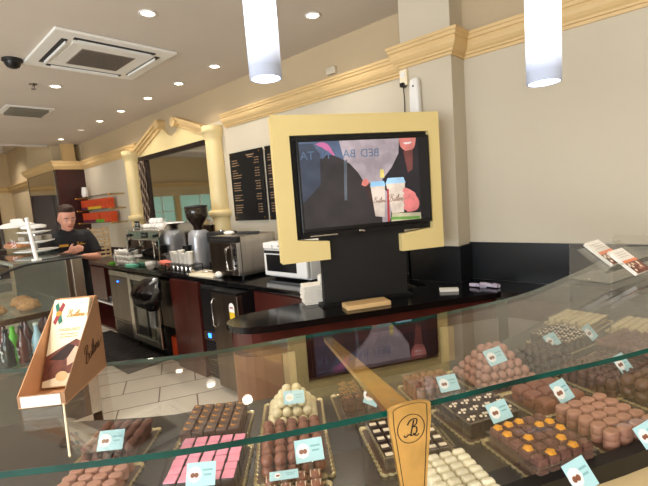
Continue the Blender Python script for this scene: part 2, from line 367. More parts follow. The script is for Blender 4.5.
# black splashback on the wall right of the pilaster and behind the machines
struct(MB().box((PX1, WALL-.015, .92), (XR, WALL, 1.172), M['backs']).box((PX0-.015, PYF-.015, .92), (PX1+.015, PYF, 1.165), M['backs']).box((PX1, PYF, .92), (PX1+.015, WALL-.015, 1.165), M['backs'])
       .box((PX0-.015, PYF-.015, .92), (PX0, WALL-.015, 1.165), M['backs']).box((-6.6, WALL-.012, .92), (PX0-.015, WALL, 1.16), M['backs']).build('trim_10'))
struct(MB().box((XL, WALL-.012, 0), (-6.6, WALL, .98), M['darkwood']).build('baseboard_back'))
for i, x in enumerate((-13.2, -8.9)):
    w_ = 3.6
    struct(MB().box((x, YF-.1, .8), (x+.06, YF-.02, 1.95), M['mould']).box((x+1.8, YF-.1, .86), (x+1.86, YF-.02, 1.89), M['mould']).box((x+w_-.06, YF-.1, .8), (x+w_, YF-.02, 1.95), M['mould']).box((x+.06, YF-.1, .8), (x+w_-.06, YF-.02, .86), M['mould']).box((x+.06, YF-.1, 1.89), (x+w_-.06, YF-.02, 1.95), M['mould']).build('window_%d' % (i+4)))
# shop-front windows behind the camera
for i, x in enumerate((-4.9, -2.5, -.1)):
    struct(MB().box((x, YF-.08, .5), (x+.06, YF-.03, 2.55), M['mould']).box((x, YF-.08, .5), (x+2.3, YF-.03, .56), M['mould']).box((x+.06, YF-.065, .56), (x+2.3, YF-.055, 2.5), M['glass']).build('window_%d' % (i+1)))

# ---------------------------------------------------------------- half columns, pediment, wall mirror
def column(x, label):
    t = empty('half_column', (x, WALL-.05, .92), 0, label, 'column', 'cream round columns on the long wall')
    MB().lathe([(.105, 0), (.098, 1.36)], M['column'], seg=28).build('shaft', t)
    MB().lathe([(.104, 1.36), (.108, 1.385), (.118, 1.40), (.120, 1.425), (.128, 1.43), (.130, 1.47), (.130, 1.50)], M['column'], seg=28).build('capital', t)
    MB().lathe([(.124, .50), (.138, .515), (.142, .54), (.138, .565), (.122, .575)], M['column'], seg=28).build('collar', t)
column(-4.16, 'cream round column left of the black menu boards')
column(-6.33, 'cream round column beside the wall shelves of orange boxes')
mx0, mx1, mz0, mz1 = -6.12, -4.36, 1.16, 2.31
t = empty('wall_mirror', (0, WALL, 0), 0, 'large wall mirror in a dark twisted frame above the espresso machine', 'mirror')
MB().box((mx0+.2, -.03, mz0), (mx1, -.022, mz1-.06), M['mirror']).build('mirror_glass', t)
mb = MB().box((mx0, -.05, mz1-.06), (mx1, -.0, mz1), M['rope']).box((mx0, -.06, mz0), (mx0+.24, -.0, mz1-.06), M['rope'])
for k in range(5):
    P = [(mx0+.03+k*.043+.016*math.sin(i*.9+k*2), -.066, mz0+i*(mz1-.06-mz0)/40) for i in range(41)]; mb.tube(P, .008, M['ropel'], 6)
mb.build('mirror_frame', t)
# broken pediment
t = empty('broken_pediment', (0, WALL, 0), 0, 'cream broken pediment with scrolled tips above the wall mirror', 'pediment')
def ptrans(poly): return [(x, z) for x, z in poly]
Tw = Matrix(((1, 0, 0, 0), (0, 0, -1, 0), (0, 1, 0, 0), (0, 0, 0, 1)))     # xy -> xz wall plane, thickness towards the room
def rake(x0, z0, x1, z1, name):
    mb = MB(); d = Vector((x1-x0, z1-z0)).normalized(); n = Vector((-d.y, d.x));  n = n if n.y > 0 else -n
    for a, b, th in ((0, .045, .05), (.045, .075, .075), (.075, .11, .1)):
        P = [(x0+n.x*a, z0+n.y*a), (x1+n.x*a, z1+n.y*a), (x1+n.x*b, z1+n.y*b), (x0+n.x*b, z0+n.y*b)]
        if (P[1][0]-P[0][0])*(P[2][1]-P[0][1])-(P[1][1]-P[0][1])*(P[2][0]-P[0][0]) < 0: P.reverse()
        mb.prism(P, 0, th, M['mould'], T=Tw)
    c = Vector((x1, z1))+n*.05
    mb.prism([(c.x+.06*math.cos(q*PI/8), c.y+.06*math.sin(q*PI/8)) for q in range(16)], 0, .11, M['mould'], T=Tw)
    mb.build(name, t)
rake(-6.1, 2.33, -5.34, 2.60, 'raking_cornice'); rake(-4.36, 2.36, -4.95, 2.56, 'raking_cornice')
mb = MB().prism([(-6.1, 2.31), (-4.36, 2.31), (-4.36, 2.36), (-4.95, 2.55), (-5.02, 2.50), (-5.12, 2.47), (-5.22, 2.50), (-5.30, 2.56), (-5.34, 2.6), (-6.1, 2.33)], 0, .03, M['column'], T=Tw)
mb.build('tympanum', t)

# ---------------------------------------------------------------- ceiling fittings
def downlight(x, y, z=CEIL, w=LAMP_W, label='', dim=False, c=LAMP_C):
    t = empty('downlight', (x, y, z), 0, label, 'downlight', 'recessed downlights in the ceiling')
    MB().lathe([(.048, -.001), (.058, -.003), (.058, -.007), (.044, -.009), (.040, -.001)], M['white'], seg=24, caps=False).build('trim_ring', t)
    MB().lathe([(.0005, -.0035), (.04, -.0035)], emit('lamp_glow', (255, 240, 215) if not dim else (200, 180, 150), 1.5 if dim else 14), seg=20, caps=False).build('lamp', t)
    if w:
        l = bpy.data.lights.new('downlight_light', 'SPOT'); l.energy = w*4; l.color = c; l.spot_size = math.radians(140); l.spot_blend = .9; l.shadow_soft_size = .05
        o = bpy.data.objects.new('downlight_light', l); COL.objects.link(o); o.parent = t; o.location = (0, 0, -.02)
rowY = 2.37
DL = [(-2.13, 2.32, 'round ceiling downlight nearest the hanging lamps, above the screen'), (-3.45, rowY, 'second downlight of the row along the wall, above the menu boards'),
      (-4.12, rowY, 'downlight near the wall in line with the tip of the air conditioner'), (-4.83, rowY, 'pinkish downlight of the wall row, above the right half of the mirror'),
      (-5.59, rowY, 'bluish-white downlight of the wall row, above the pediment'), (-6.31, rowY, 'downlight of the wall row above the left column'), (-7.06, rowY, 'faint dim downlight above the wall shelves'), (-8.0, 2.36, 'farthest downlight of the wall row, near the dark pillar'),
      (-2.76, 1.42, 'downlight beside the right corner of the ceiling air conditioner'), (-4.80, 1.43, 'downlight between the air conditioner and the small air vent')]
for i, (x, y, lb) in enumerate(DL): downlight(x, y, label=lb, dim=(i == 6), w=0 if i == 6 else LAMP_W*(.32 if y > 2 else .8))
for x, y in ((-10.6+.9, .9), (-11.4, 1.6), (-12.9, 2.1)): downlight(x, y, 3.35, LAMP_W, 'small downlight in the raised ceiling of the far bay', False)
for x, y in ((-1.2, -.4), (-1.2, -2.2), (.9, 1.4), (.9, -.6), (.9, -2.6), (-3.2, -.6), (-3.2, -2.4), (-5.4, -.6), (-5.4, -2.6), (-7.4, .4), (-7.4, -2.0), (-8.2, -4.2), (-5.8, -4.2)):  # added lamps out of view; the last pair is there to brighten the front wall
    downlight(x, y, label='added round ceiling downlight, out of view, over the customer side of the shop')
# air conditioner cassette
t = empty('ceiling_air_conditioner', (-3.74, 1.47, CEIL), 0, 'square white air conditioner cassette set in the ceiling', 'air conditioner')
mb = MB(); hw = .445
mb.box((-hw, -hw, -.022), (hw, hw, -.0005), M['white']); mb.build('panel', t, bevel=.008)
mb = MB()
for k in range(4):
    T = Matrix.Rotation(k*PI/2, 4, 'Z'); mb.rbox((-.30, .325, -.026), (.30, .365, -.020), M['matblack'], .003, T=T)
mb.build('air_slot', t)
mb = MB()
for k in range(4):
    T = Matrix.Rotation(k*PI/2, 4, 'Z'); mb.box((-.27, .330, -.045), (.27, .336, -.024), M['white'], T=T@Matrix.Rotation(.0, 4, 'X'))
mb.build('flap', t)
MB().box((-.29, -.29, -.034), (.29, .29, -.022), M['white']).build('centre_panel', t, bevel=.006)
gg = mat('grille_grey', (148, 136, 128), .7); gh = mat('grille_hole', (84, 76, 70), .8)
mb = MB().box((-.20, -.20, -.037), (.20, .20, -.034), gg)
for i in range(26):
    for k_ in range(2): mb.box((-.192+i*.0150, -.19, -.0376), (-.186+i*.0150, .19, -.037), gh) if k_ == 0 else mb.box((-.19, -.192+i*.0150, -.0380), (.19, -.186+i*.0150, -.0376), gh)
mb.build('grille', t)
# small vent
c = (at(10, 104, CEIL)+at(52, 108, CEIL)+at(40, 117, CEIL)+at(0, 112, CEIL))/4
t = empty('ceiling_vent', (c.x, c.y, CEIL), 0, 'white square ceiling air vent with angled slats', 'vent')
MB().box((-.24, -.24, -.012), (.24, .24, -.0005), M['white']).build('frame', t, bevel=.005)
MB().box((-.19, -.19, -.016), (.19, .19, -.012), M['greyp']).build('backing', t)
mb = MB()
for i in range(7): mb.box((-.002, -.19, -.017), (.002, .19, .017), M['greyp'], T=Matrix.Translation((-.165+i*.055, 0, -.030))@Matrix.Rotation(-.75, 4, 'Y'))
mb.build('slats', t)
# dome camera, sprinkler
p = at(12, 59, CEIL)
t = empty('security_camera', (p.x, p.y, CEIL), 0, 'small black dome security camera on the ceiling', 'camera')
MB().lathe([(.07, -.0005), (.072, -.018), (.062, -.022)], M['matblack'], seg=24).build('base', t)
MB().lathe([(.058, -.02), (.056, -.04), (.045, -.06), (.025, -.072), (.004, -.076)], M['black'], seg=24).build('dome', t)
p = at(33, 84, CEIL)
t = empty('fire_sprinkler', (p.x, p.y, CEIL), 0, 'small dark fire sprinkler head on the ceiling near the air conditioner', 'sprinkler')
MB().lathe([(.035, -.0005), (.035, -.006), (.012, -.008), (.01, -.03), (.006, -.045)], M['steeld'], seg=16).build('body', t)
MB().lathe([(.022, -.046), (.022, -.05)], M['steeld'], seg=12).build('deflector', t)
# hanging glass lamps
def pendant(px, d, py, label):
    b = Vector((0, 0, EYE))+ray(px, py)*d/FPX
    t = empty('pendant_lamp', b, 0, label, 'pendant lamp', 'white glass cylinder lamps hanging over the display counter')
    gm = bpy.data.materials.new('frosted_glass'); gm.use_nodes = True; nt = gm.node_tree; bs = nt.nodes['Principled BSDF']
    bs.inputs['Base Color'].default_value = (.50, .56, .72, 1); bs.inputs['Roughness'].default_value = .25; bs.inputs['Emission Color'].default_value = (.84, .88, 1, 1)
    tc = nt.nodes.new('ShaderNodeTexCoord'); sp = nt.nodes.new('ShaderNodeSeparateXYZ'); mr = nt.nodes.new('ShaderNodeMapRange')
    nt.links.new(tc.outputs['Object'], sp.inputs[0]); nt.links.new(sp.outputs['Z'], mr.inputs[0])
    mr.inputs[1].default_value = .03; mr.inputs[2].default_value = .15; mr.inputs[3].default_value = .10; mr.inputs[4].default_value = 2.0
    nt.links.new(mr.outputs[0], bs.inputs['Emission Strength'])
    MB().lathe([(.040, .0), (.0455, .0), (.0455, .36), (.040, .36), (.040, .0)], gm, seg=36, caps=False).build('glass_shade', t)
    MB().lathe([(.024, .14), (.026, .16), (.026, .30), (.02, .33)], emit('bulb_glow', (255, 252, 246), 12), seg=20).build('bulb', t)
    MB().lathe([(.038, .36), (.03, .40), (.006, .41)], M['chrome'], seg=24).build('cap', t)
    MB().tube([(0, 0, .41), (0, 0, CEIL-b.z-.02)], .003, M['chrome'], 8).build('cord', t)
    MB().lathe([(.05, CEIL-b.z-.02), (.05, CEIL-b.z-.001)], M['chrome'], seg=20).build('ceiling_plate', t)
    l = bpy.data.lights.new('pendant_light', 'POINT'); l.energy = 3; l.color = (.9, .94, 1); l.shadow_soft_size = .03
    o = bpy.data.objects.new('pendant_light', l); COL.objects.link(o); o.parent = t; o.location = (0, 0, .06)
pendant(266, 1.2, 79, 'left hanging white glass cylinder lamp, above the screen frame corner')
pendant(544, 1.2, 83, 'right hanging white glass cylinder lamp, in front of the bare cream wall')

# ---------------------------------------------------------------- wall things
def menu_board(x0, x1, label):
    t = empty('menu_board', ((x0+x1)/2, WALL, 1.365), 0, label, 'menu board', 'black menu boards')
    w = (x1-x0)/2; MB().box((-w, -.03, 0), (w, -.012, .73), M['black']).build('board', t, bevel=.003)
    mb = MB(); r = random.Random(3)
    ink = mat('menu_text_gold', (150, 120, 92), .6)
    def ln(xa, xb, z, h=.008): mb.box((xa, -.0312, z), (xb, -.03, z+h), ink)
    z = .64; T = Matrix(((1, 0, 0, .06), (0, 0, -1, -.031), (0, 1, 0, .66), (0, 0, 0, 1)))
    for k, row in enumerate('ggg.gggg.gggg.ggg.gggg'):
        z = .64-k*.0265
        if row == '.': continue
        ln(-w+.04, -w+.04+r.uniform(.07, .16), z)
        ln(w-.14+r.uniform(0, .02), w-.10, z); ln(w-.09, w-.055, z)
    ln(.02, .15, .675, .012); ln(.04, .13, .655, .008)
    tag(mb.build('menu_text', t), kind='stuff')
    mb = MB()
    for sx in (-1, 1):
        for z in (.03, .70):
            mb.lathe([(.008, 0), (.008, .012)], M['brass'], seg=10, T=Matrix.Translation((sx*(w-.03), -.03, z))@Matrix.Rotation(PI/2, 4, 'X'))
            mb.lathe([(.005, 0), (.005, .03)], M['brass'], seg=8, T=Matrix.Translation((sx*(w-.03), -.001, z))@Matrix.Rotation(PI/2, 4, 'X'))
    mb.build('standoff_pins', t)
menu_board(-3.93, -3.375, 'black menu board with gold lines of text right of the cream column')
menu_board(-3.33, -2.775, 'black menu board partly hidden behind the yellow screen frame')
# sensor box and white dispenser on the pilaster
p = atY(404, 79, PYF)
t = empty('power_socket', (p.x+.01, PYF, p.z-.05), 0, 'small cream socket box with a plug near the pilaster edge under the moulding', 'socket')
MB().rbox((-.028, -.03, 0), (.028, -.001, .105), M['cream'], .006).build('box', t)
MB().box((-.014, -.034, .055), (.014, -.03, .085), M['white']).build('socket_face', t)
MB().box((-.013, -.055, -.012), (.013, -.012, .014), M['black']).build('plug', t)
MB().tube([(0, -.03, -.01), (.004, -.032, -.06), (-.002, -.02, -.12), (-.012, -.012, -.2), (-.02, -.012, -.42), (-.015, -.012, -.7)], .0035, M['matblack'], 6).build('cable', t)
p = atY(415, 82, PYF)
t = empty('soap_dispenser', (p.x+.015, PYF, 2.03), 0, 'white rounded wall dispenser on the pilaster above the screen', 'dispenser')
mb = MB(); rings = []
for z, w, d in ((0, .036, .05), (.05, .038, .06), (.15, .036, .06), (.22, .034, .058), (.25, .03, .052), (.262, .02, .035)):
    rings.append([(w*math.copysign(abs(math.cos(a))**.6, math.cos(a)), -d/2+ (d/2-.001)*math.copysign(abs(math.sin(a))**.6, math.sin(a)), z) for a in [2*PI*j/20 for j in range(20)]])
mb.loft(rings, M['white']); mb.build('body', t)
MB().lathe([(.006, 0), (.006, .004)], M['black'], seg=12, T=Matrix.Translation((.002, -.056, .205))@Matrix.Rotation(PI/2, 4, 'X')).build('sensor', t)
p = atY(333, 74, WALL)
t = empty('wall_sensor', (p.x, WALL, 2.56), 0, 'small white box on the wall above the moulding behind the screen', 'sensor')
MB().rbox((-.05, -.035, 0), (.05, -.001, .055), M['wall'], .005).build('housing', t)

# glass shelves with boxes
SX0, SX1 = -8.40, -6.80
shz = (1.86, 1.64, 1.42)
for i, z in enumerate(shz):
    lb = ('top glass wall shelf holding a white jug', 'middle glass wall shelf with a long row of orange boxes', 'lowest glass wall shelf with two blocks of orange boxes')[i]
    t = empty('glass_shelf', ((SX0+SX1)/2, WALL, z), 0, lb, 'shelf', 'glass shelves on brass brackets')
    hw = (SX1-SX0)/2
    MB().box((-hw, -.22, -.010), (hw, -.005, 0), M['cglass']).box((-hw, -.222, -.010), (hw, -.22, 0), M['steel']).build('shelf_glass', t)
    for sx in (-1, 1):
        MB().tube([(sx*(hw-.05), -.0, -.018), (sx*(hw-.05), -.23, -.018)], .008, M['brass'], 10).ball((sx*(hw-.05), -.235, -.012), .016, M['brass']).build('bracket', t)
n = 0
for z, xs, low in ((shz[1], [-8.36+i*.155 for i in range(8)], ('purple', 'yellow', 'yellow', 'purple', 'orange')), (shz[2], [-8.36+i*.155 for i in range(5)]+[-7.52+i*.155 for i in range(3)], ('purple', 'purple', 'green', 'green', 'orange'))):
    for j, x in enumerate(xs):
        mid = z == shz[1]
        lb = 'orange chocolate box in the row on the middle glass shelf' if mid else ('orange chocolate box in the left block on the lowest glass shelf' if j < 5 else 'orange chocolate box in the right block on the lowest glass shelf')
        gr = 'orange boxes on the middle shelf' if mid else ('orange boxes, left block of the lowest shelf' if j < 5 else 'orange boxes, right block of the lowest shelf')
        t = empty('chocolate_box', (x+.074, WALL-.11, z+.0005), random.uniform(-.02, .02), lb, 'box', gr)
        MB().box((-.073, -.05, 0), (.073, .05, .045), M['orange' if j > 5 else low[min(j//2, 3)]]).build('lower_band', t)
        MB().box((-.073, -.05, .0455), (.073, .05, .165), M['orange']).build('carton', t, bevel=.002)
p = (-8.25, WALL-.11, shz[0]+.001)
t = empty('white_jug', p, 0, 'small white jug at the left end of the top glass shelf', 'jug')
MB().lathe([(.04, 0), (.055, .05), (.05, .11), (.04, .16), (.045, .18)], M['porcelain'], seg=20).build('body', t)
MB().tube([(.045, 0, .15), (.085, 0, .13), (.085, 0, .07), (.05, 0, .05)], .007, M['porcelain'], 8).build('handle', t)

# ---------------------------------------------------------------- back counter
CY0, CT = 1.95, .92
t = empty('back_counter', (0, 0, 0), 0, 'long back counter with a polished black worktop along the mirror wall', 'counter')
MB().box((-5.63, CY0, CT-.04), (-1.66, WALL-.02, CT), M['marble']).build('worktop', t, bevel=.006)
MB().box((-5.60, CY0+.05, 0), (-5.52, WALL-.02, CT-.04), M['darkwood']).build('end_panel', t)
MB().box((-3.90, CY0-.03, 0), (-3.62, CY0+.4, CT-.04), M['redwood']).box((-3.62, CY0-.03, 0), (-3.40, CY0+.4, CT-.04), M['redwood']).build('wood_panel', t, bevel=.003)
MB().box((-2.68, CY0+.05, .1), (-1.70, CY0+.5, CT-.04), M['redwood']).build('drawer_unit', t)
dr = MB().box((-2.66, CY0+.03, .62), (-1.72, CY0+.05, CT-.06), M['redwood']).build('drawer', t, bevel=.003)
MB().box((-2.30, CY0+.0, .77), (-2.12, CY0+.03, .79), M['black']).build('handle', dr)
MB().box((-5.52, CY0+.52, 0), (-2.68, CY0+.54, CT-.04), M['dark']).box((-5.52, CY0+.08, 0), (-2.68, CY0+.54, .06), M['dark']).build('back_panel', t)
# open shelf bay at the far left with a white bottle
t = empty('shelf_unit', (-6.05, CY0+.1, 0), 0, 'low dark red cabinet with open shelves at the far end of the counter', 'cabinet')
MB().box((-1.1, 0, 0), (.41, .5, .03), M['redwood']).box((-1.1, .48, .03), (.41, .5, .86), M['redwood']).box((-1.1, 0, .03), (-1.07, .48, .86), M['redwood']).box((.38, 0, .03), (.41, .48, .86), M['redwood']).box((-1.1, 0, .86), (.41, .62, .90), M['darkwood']).build('carcass', t)
MB().box((-.39, .01, .34), (.38, .48, .36), M['white']).build('shelf', t)
MB().box((-.39, -.005, .40), (.10, .012, .84), M['redwood']).build('door', t)
p = (-5.77, CY0+.25, .361)
t = empty('spray_bottle', p, 0, 'white plastic bottle with a red cap on the low open shelf', 'bottle')
MB().lathe([(.04, 0), (.042, .12), (.035, .17), (.015, .2), (.014, .22)], M['white'], seg=16).build('body', t)
MB().lathe([(.017, .22), (.017, .25), (.008, .27)], M['berry'], seg=12).build('cap', t)

def appliance_front(): pass
# stainless under-counter fridge, solid
t = empty('steel_fridge', (-5.14, CY0, 0), 0, 'stainless steel under-counter unit with a blue light, far end of the counter', 'fridge')
MB().box((-.36, .02, .08), (.20, .48, .865), M['steeld']).build('body', t)
MB().box((-.355, -.01, .27), (.195, .02, .80), M['steeld']).build('door', t, bevel=.004)
mb = MB().box((-.355, -.005, .08), (.195, .02, .26), M['steeld'])
for i in range(8): mb.box((-.30, -.009, .10+i*.019), (.14, -.005, .107+i*.019), M['matblack'])
mb.build('vent_panel', t)
MB().box((-.355, -.01, .805), (.195, .02, .865), M['steel']).build('control_strip', t)
MB().ball((-.10, -.012, .74), .011, M['blueled']).build('light', t)
MB().box((-.34, .04, 0), (.18, .46, .08), M['matblack']).build('foot', t)
# glass door fridge
t = empty('glass_door_fridge', (-4.52, CY0, 0), 0, 'under-counter fridge with a steel framed glass door', 'fridge')
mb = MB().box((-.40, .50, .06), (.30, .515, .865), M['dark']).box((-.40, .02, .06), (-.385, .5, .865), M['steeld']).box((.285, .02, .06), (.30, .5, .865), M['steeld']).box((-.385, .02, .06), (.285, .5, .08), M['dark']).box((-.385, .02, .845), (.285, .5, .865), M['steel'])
mb.build('cabinet', t)
d = MB().box((-.40, -.03, .10), (-.32, .01, .86), M['steel']).box((.22, -.03, .10), (.30, .01, .86), M['steel']).box((-.32, -.03, .80), (.22, .01, .86), M['steel']).box((-.32, -.03, .10), (.22, .01, .17), M['steel']).build('door_frame', t, bevel=.004)
MB().box((-.32, -.012, .17), (.22, -.006, .80), M['cglass']).build('pane', d)
MB().box((-.02, -.02, .17), (.0, -.012, .80), M['black']).build('mullion', d)
MB().box((-.38, .03, .45), (.28, .48, .458), M['steel']).box((-.38, .03, .67), (.28, .48, .678), M['steel']).build('rack', t)
MB().box((-.38, .04, 0), (.28, .48, .06), M['matblack']).build('foot', t)
for i, (x, z, m, h) in enumerate(((-.24, .459, 'white', .14), (-.10, .459, 'paper', .17), (-.22, .679, 'white', .11), (.12, .459, 'white', .16), (.10, .679, 'paper', .1), (-.2, .0805, 'beige', .22), (.1, .0805, 'beige', .2))):
    t = empty('milk_carton', (-4.52+x, CY0+.15, z), 0, 'pale carton standing inside the glass door fridge', 'carton', 'cartons in the glass door fridge')
    MB().box((-.04, -.04, 0), (.04, .04, h*.8), M[m]).build('carton_body', t)
    MB().prism([(-.04, 0), (.04, 0), (0, .03)], -.04, .04, M[m], T=Matrix(((1, 0, 0, 0), (0, 0, 1, 0), (0, 1, 0, h*.8), (0, 0, 0, 1)))).build('carton_top', t)
# bin drawer, orange box below, black bag hanging over it
t = empty('waste_bin', (-4.03, CY0, 0), 0, 'stainless steel bin unit between the glass fridge and the red wood panel', 'bin')
MB().box((-.17, 0, .36), (.12, .42, .84), M['steeld']).build('body', t, bevel=.004)
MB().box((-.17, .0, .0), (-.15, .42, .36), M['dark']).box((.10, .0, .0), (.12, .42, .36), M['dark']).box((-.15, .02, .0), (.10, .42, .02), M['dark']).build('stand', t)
tag(MB().rbox((-.10, -.10, 0), (.10, .10, .22), M['orange'], .004).build('storage_box', loc=(-4.05, CY0+.14, .021)), 'orange box on the floor of the recess under the steel bin', 'box')
# bin bag: crumpled sheet bulging over the edge
bm = MB(); rings = []
for i in range(14):
    u = i/13; z = .885-.34*u; w = (.10+.12*math.sin(PI*min(1, u*1.15))**.8)*(1 if u < .8 else 1-(u-.8)*2.2); dd = .05+.07*math.sin(PI*u)
    rings.append([(w*math.cos(a)*(1+.18*noise.noise(Vector((math.cos(a)*2, math.sin(a)*2, u*7)))) - .05*u, -dd-.012+dd*math.sin(a)*(1+.2*noise.noise(Vector((a*1.3, u*5, 3)))), z+.02*noise.noise(Vector((math.cos(a)*3, 4, u*3)))) for a in [2*PI*j/28 for j in range(28)]])
bm.loft(list(reversed(rings)), M['bag'])
o = bm.build('bin_bag', loc=(-4.13, CY0-.03, 0)); tag(o, 'crumpled black plastic bag hanging from the counter edge above the bin', 'bag')
o = MB().rbox((-.05, -.03, 0), (.05, .0, .32), mat('clear_sleeves', (170, 176, 182), .3, var=.3, scale=30, bump=.5), .012).build('cloth', loc=(-4.33, CY0-.035, .33)); tag(o, 'pale grey cloth hanging on the glass fridge door under the black bag', 'cloth')
# black ventilated appliance
t = empty('ice_maker', (-3.19, CY0, 0), 0, 'black under-counter machine with louvers and a blue light', 'machine')
MB().box((-.20, .0, .04), (.14, .46, .865), M['matblack']).build('body', t, bevel=.004)
MB().box((-.19, -.015, .46), (.13, 0, .83), M['black']).build('front_panel', t, bevel=.003)
mb = MB()
for i in range(12): mb.box((-.18, -.012, .07+i*.024), (.12, 0, .08+i*.024), M['matblack'])
mb.build('louvers', t)
MB().box((-.19, -.018, .37), (.13, 0, .45), M['steeld']).build('control_strip', t)
MB().box((-.115, -.024, .395), (-.075, -.018, .432), M['blueled']).build('light', t)
MB().box((-.18, .02, 0), (.12, .44, .04), M['matblack']).build('foot', t)
# stainless fronted black fridge that stands proud of the counter
t = empty('small_fridge', (-2.86, 1.86, 0), 0, 'black small fridge with a stainless door and a yellow rating sticker', 'fridge')
MB().box((-.19, .03, .03), (.17, .55, .87), M['black']).build('body', t, bevel=.005)
dd = MB().box((-.19, -.02, .05), (.17, .028, .85), M['steeld']).build('door', t, bevel=.005)
MB().box((-.19, -.022, .85), (.17, .03, .872), M['black']).build('top_trim', t)
MB().tube([(-.155, -.02, .80), (-.155, -.045, .78), (-.155, -.045, .58), (-.155, -.02, .56)], .006, M['steel'], 8).build('handle', dd)
st = MB().prism([(-.034, 0), (.034, 0), (.034, .10)]+[(.034*math.cos(a), .10+.034*math.sin(a)) for a in [PI*k/10 for k in range(1, 10)]]+[(-.034, .10)], 0, .0015, M['yellow'], T=Matrix(((1, 0, 0, .09), (0, 0, -1, -.02), (0, 1, 0, .655), (0, 0, 0, 1))))
st.prism([(-.034, .06), (.034, .06), (.034, .10)]+[(.034*math.cos(a), .10+.034*math.sin(a)) for a in [PI*k/10 for k in range(1, 10)]]+[(-.034, .10)], .0016, .0022, M['tagw'], T=Matrix(((1, 0, 0, .09), (0, 0, -1, -.02), (0, 1, 0, .655), (0, 0, 0, 1))))
st.box((.07, -.0235, .745), (.11, -.022, .757), M['berry'])
st.build('rating_sticker', dd)
for sx in (-.15, .13): MB().box((sx-.02, .06, 0), (sx+.02, .5, .03), M['matblack']).build('foot', t)
# floor mat
a = MB().box((-5.9, 1.52, .0), (-4.15, 2.02, .012), M['rubber'])
for i in range(18): a.box((-5.88+i*.095, 1.54, .012), (-5.84+i*.095, 2.0, .016), M['rubber'])
tag(a.build('floor_mat'), 'black ribbed rubber mat on the floor in front of the back counter', 'mat')

# ---------------------------------------------------------------- things on the back counter
C0 = CT+.001
# wooden crate of slats
t = empty('slatted_rack', (-6.72, 2.30, .901), -.15, 'tall pale wooden slatted rack at the far end beside the person', 'rack')
wood = mat('pale_wood', (186, 158, 118), .55, var=.1, scale=10)
for sx in (-.16, .16):
    for sy in (-.1, .1): MB().box((sx-.012, sy-.012, 0), (sx+.012, sy+.012, .46), wood).build('post', t)
mb = MB()
for k in range(8):
    z = .03+k*.055; mb.box((-.172, -.118, z), (.172, -.112, z+.028), wood).box((.172, -.11, z), (.178, .11, z+.028), wood)
mb.build('slats', t)
# bottles and orange cup
for x, y, h, m in ((-5.90, 2.2, .16, 'steel'), (-5.80, 2.28, .14, 'chrome'), (-5.55, 2.12, .17, 'blueb')):
    t = empty('syrup_bottle', (x, y, (.901 if x < -5.63 else C0)), 0, ('brushed metal canister beside the slatted rack' if m == 'steel' else 'shiny chrome canister left of the orange cup' if m == 'chrome' else 'pale blue bottle next to the orange cup'), 'bottle')
    MB().lathe([(.03, 0), (.032, h*.6), (.02, h*.8), (.012, h*.85)], M[m], seg=16).build('body', t)
    MB().lathe([(.014, h*.85), (.014, h), (.006, h*1.05)], M['white'], seg=12).build('cap', t)
o = MB().lathe([(.038, 0), (.05, .13), (.053, .135), (.046, .13), (.035, .01)], M['orangecup'], seg=20, caps=True).build('paper_cup', loc=(-5.50, 2.30, C0)); tag(o, 'orange cup at the left end of the back counter', 'cup')
o = MB().box((-.035, -.02, 0), (.035, .02, .022), M['green']).build('sponge', loc=(-5.56, 2.02, C0), rot=(0, 0, .4)); tag(o, 'small green sponge at the left counter end', 'sponge')
# rows of upside-down cups / cup sleeves
def cup_mb(r=.04, h=.06, m='porcelain'):
    return MB().lathe([(r*.55, 0), (r*.62, h*.08), (r*.9, h*.5), (r, h), (r*.94, h), (r*.82, h*.5), (r*.5, h*.12)], M[m], seg=18)
cupm = cup_mb().mesh('cup_body'); 
hm = MB().tube([(.034, 0, .045), (.056, 0, .045), (.058, 0, .02), (.030, 0, .015)], .004, M['porcelain'], 6).mesh('cup_handle')
def cup(x, y, z, label, group, rz=0., sc=1., flip=False):
    t = empty('coffee_cup', (x, y, z+(.06*sc if flip else 0)), rz, label, 'cup', group); t.scale = (sc, sc, sc)
    if flip: t.rotation_euler = (PI, 0, rz)
    for n_, m_ in (('bowl', cupm), ('handle', hm)):
        o = bpy.data.objects.new(n_, m_); COL.objects.link(o); o.parent = t
for k in range(5):
    for j in range(2):
        for q in range(3 if k < 4 else 2):
            cup(-5.36+k*.085, 2.04+j*.09, C0+q*.0605, 'white cup in the double row left of the espresso machine', 'white cups left of the espresso machine', .5, 1.0)
o = MB().rbox((-.08, -.04, 0), (.08, .04, .035), M['teal'], .012).build('folded_cloth', loc=(-4.93, 2.0, C0), rot=(0, 0, .2)); tag(o, 'teal green folded cloth in front of the espresso machine', 'cloth')
# round dark thing and tamp
t = empty('knock_box', (-5.45, 2.48, C0), 0, 'round black bowl-like bin behind the white cups', 'bin')
MB().lathe([(.10, 0), (.14, .08), (.15, .22), (.12, .30), (.05, .33)], M['black'], seg=24).build('body', t)
MB().tube([(-.1, -.1, .24), (-.04, -.16, .33), (.05, -.16, .33), (.1, -.1, .24)], .012, M['chrome'], 8).build('handle', t)
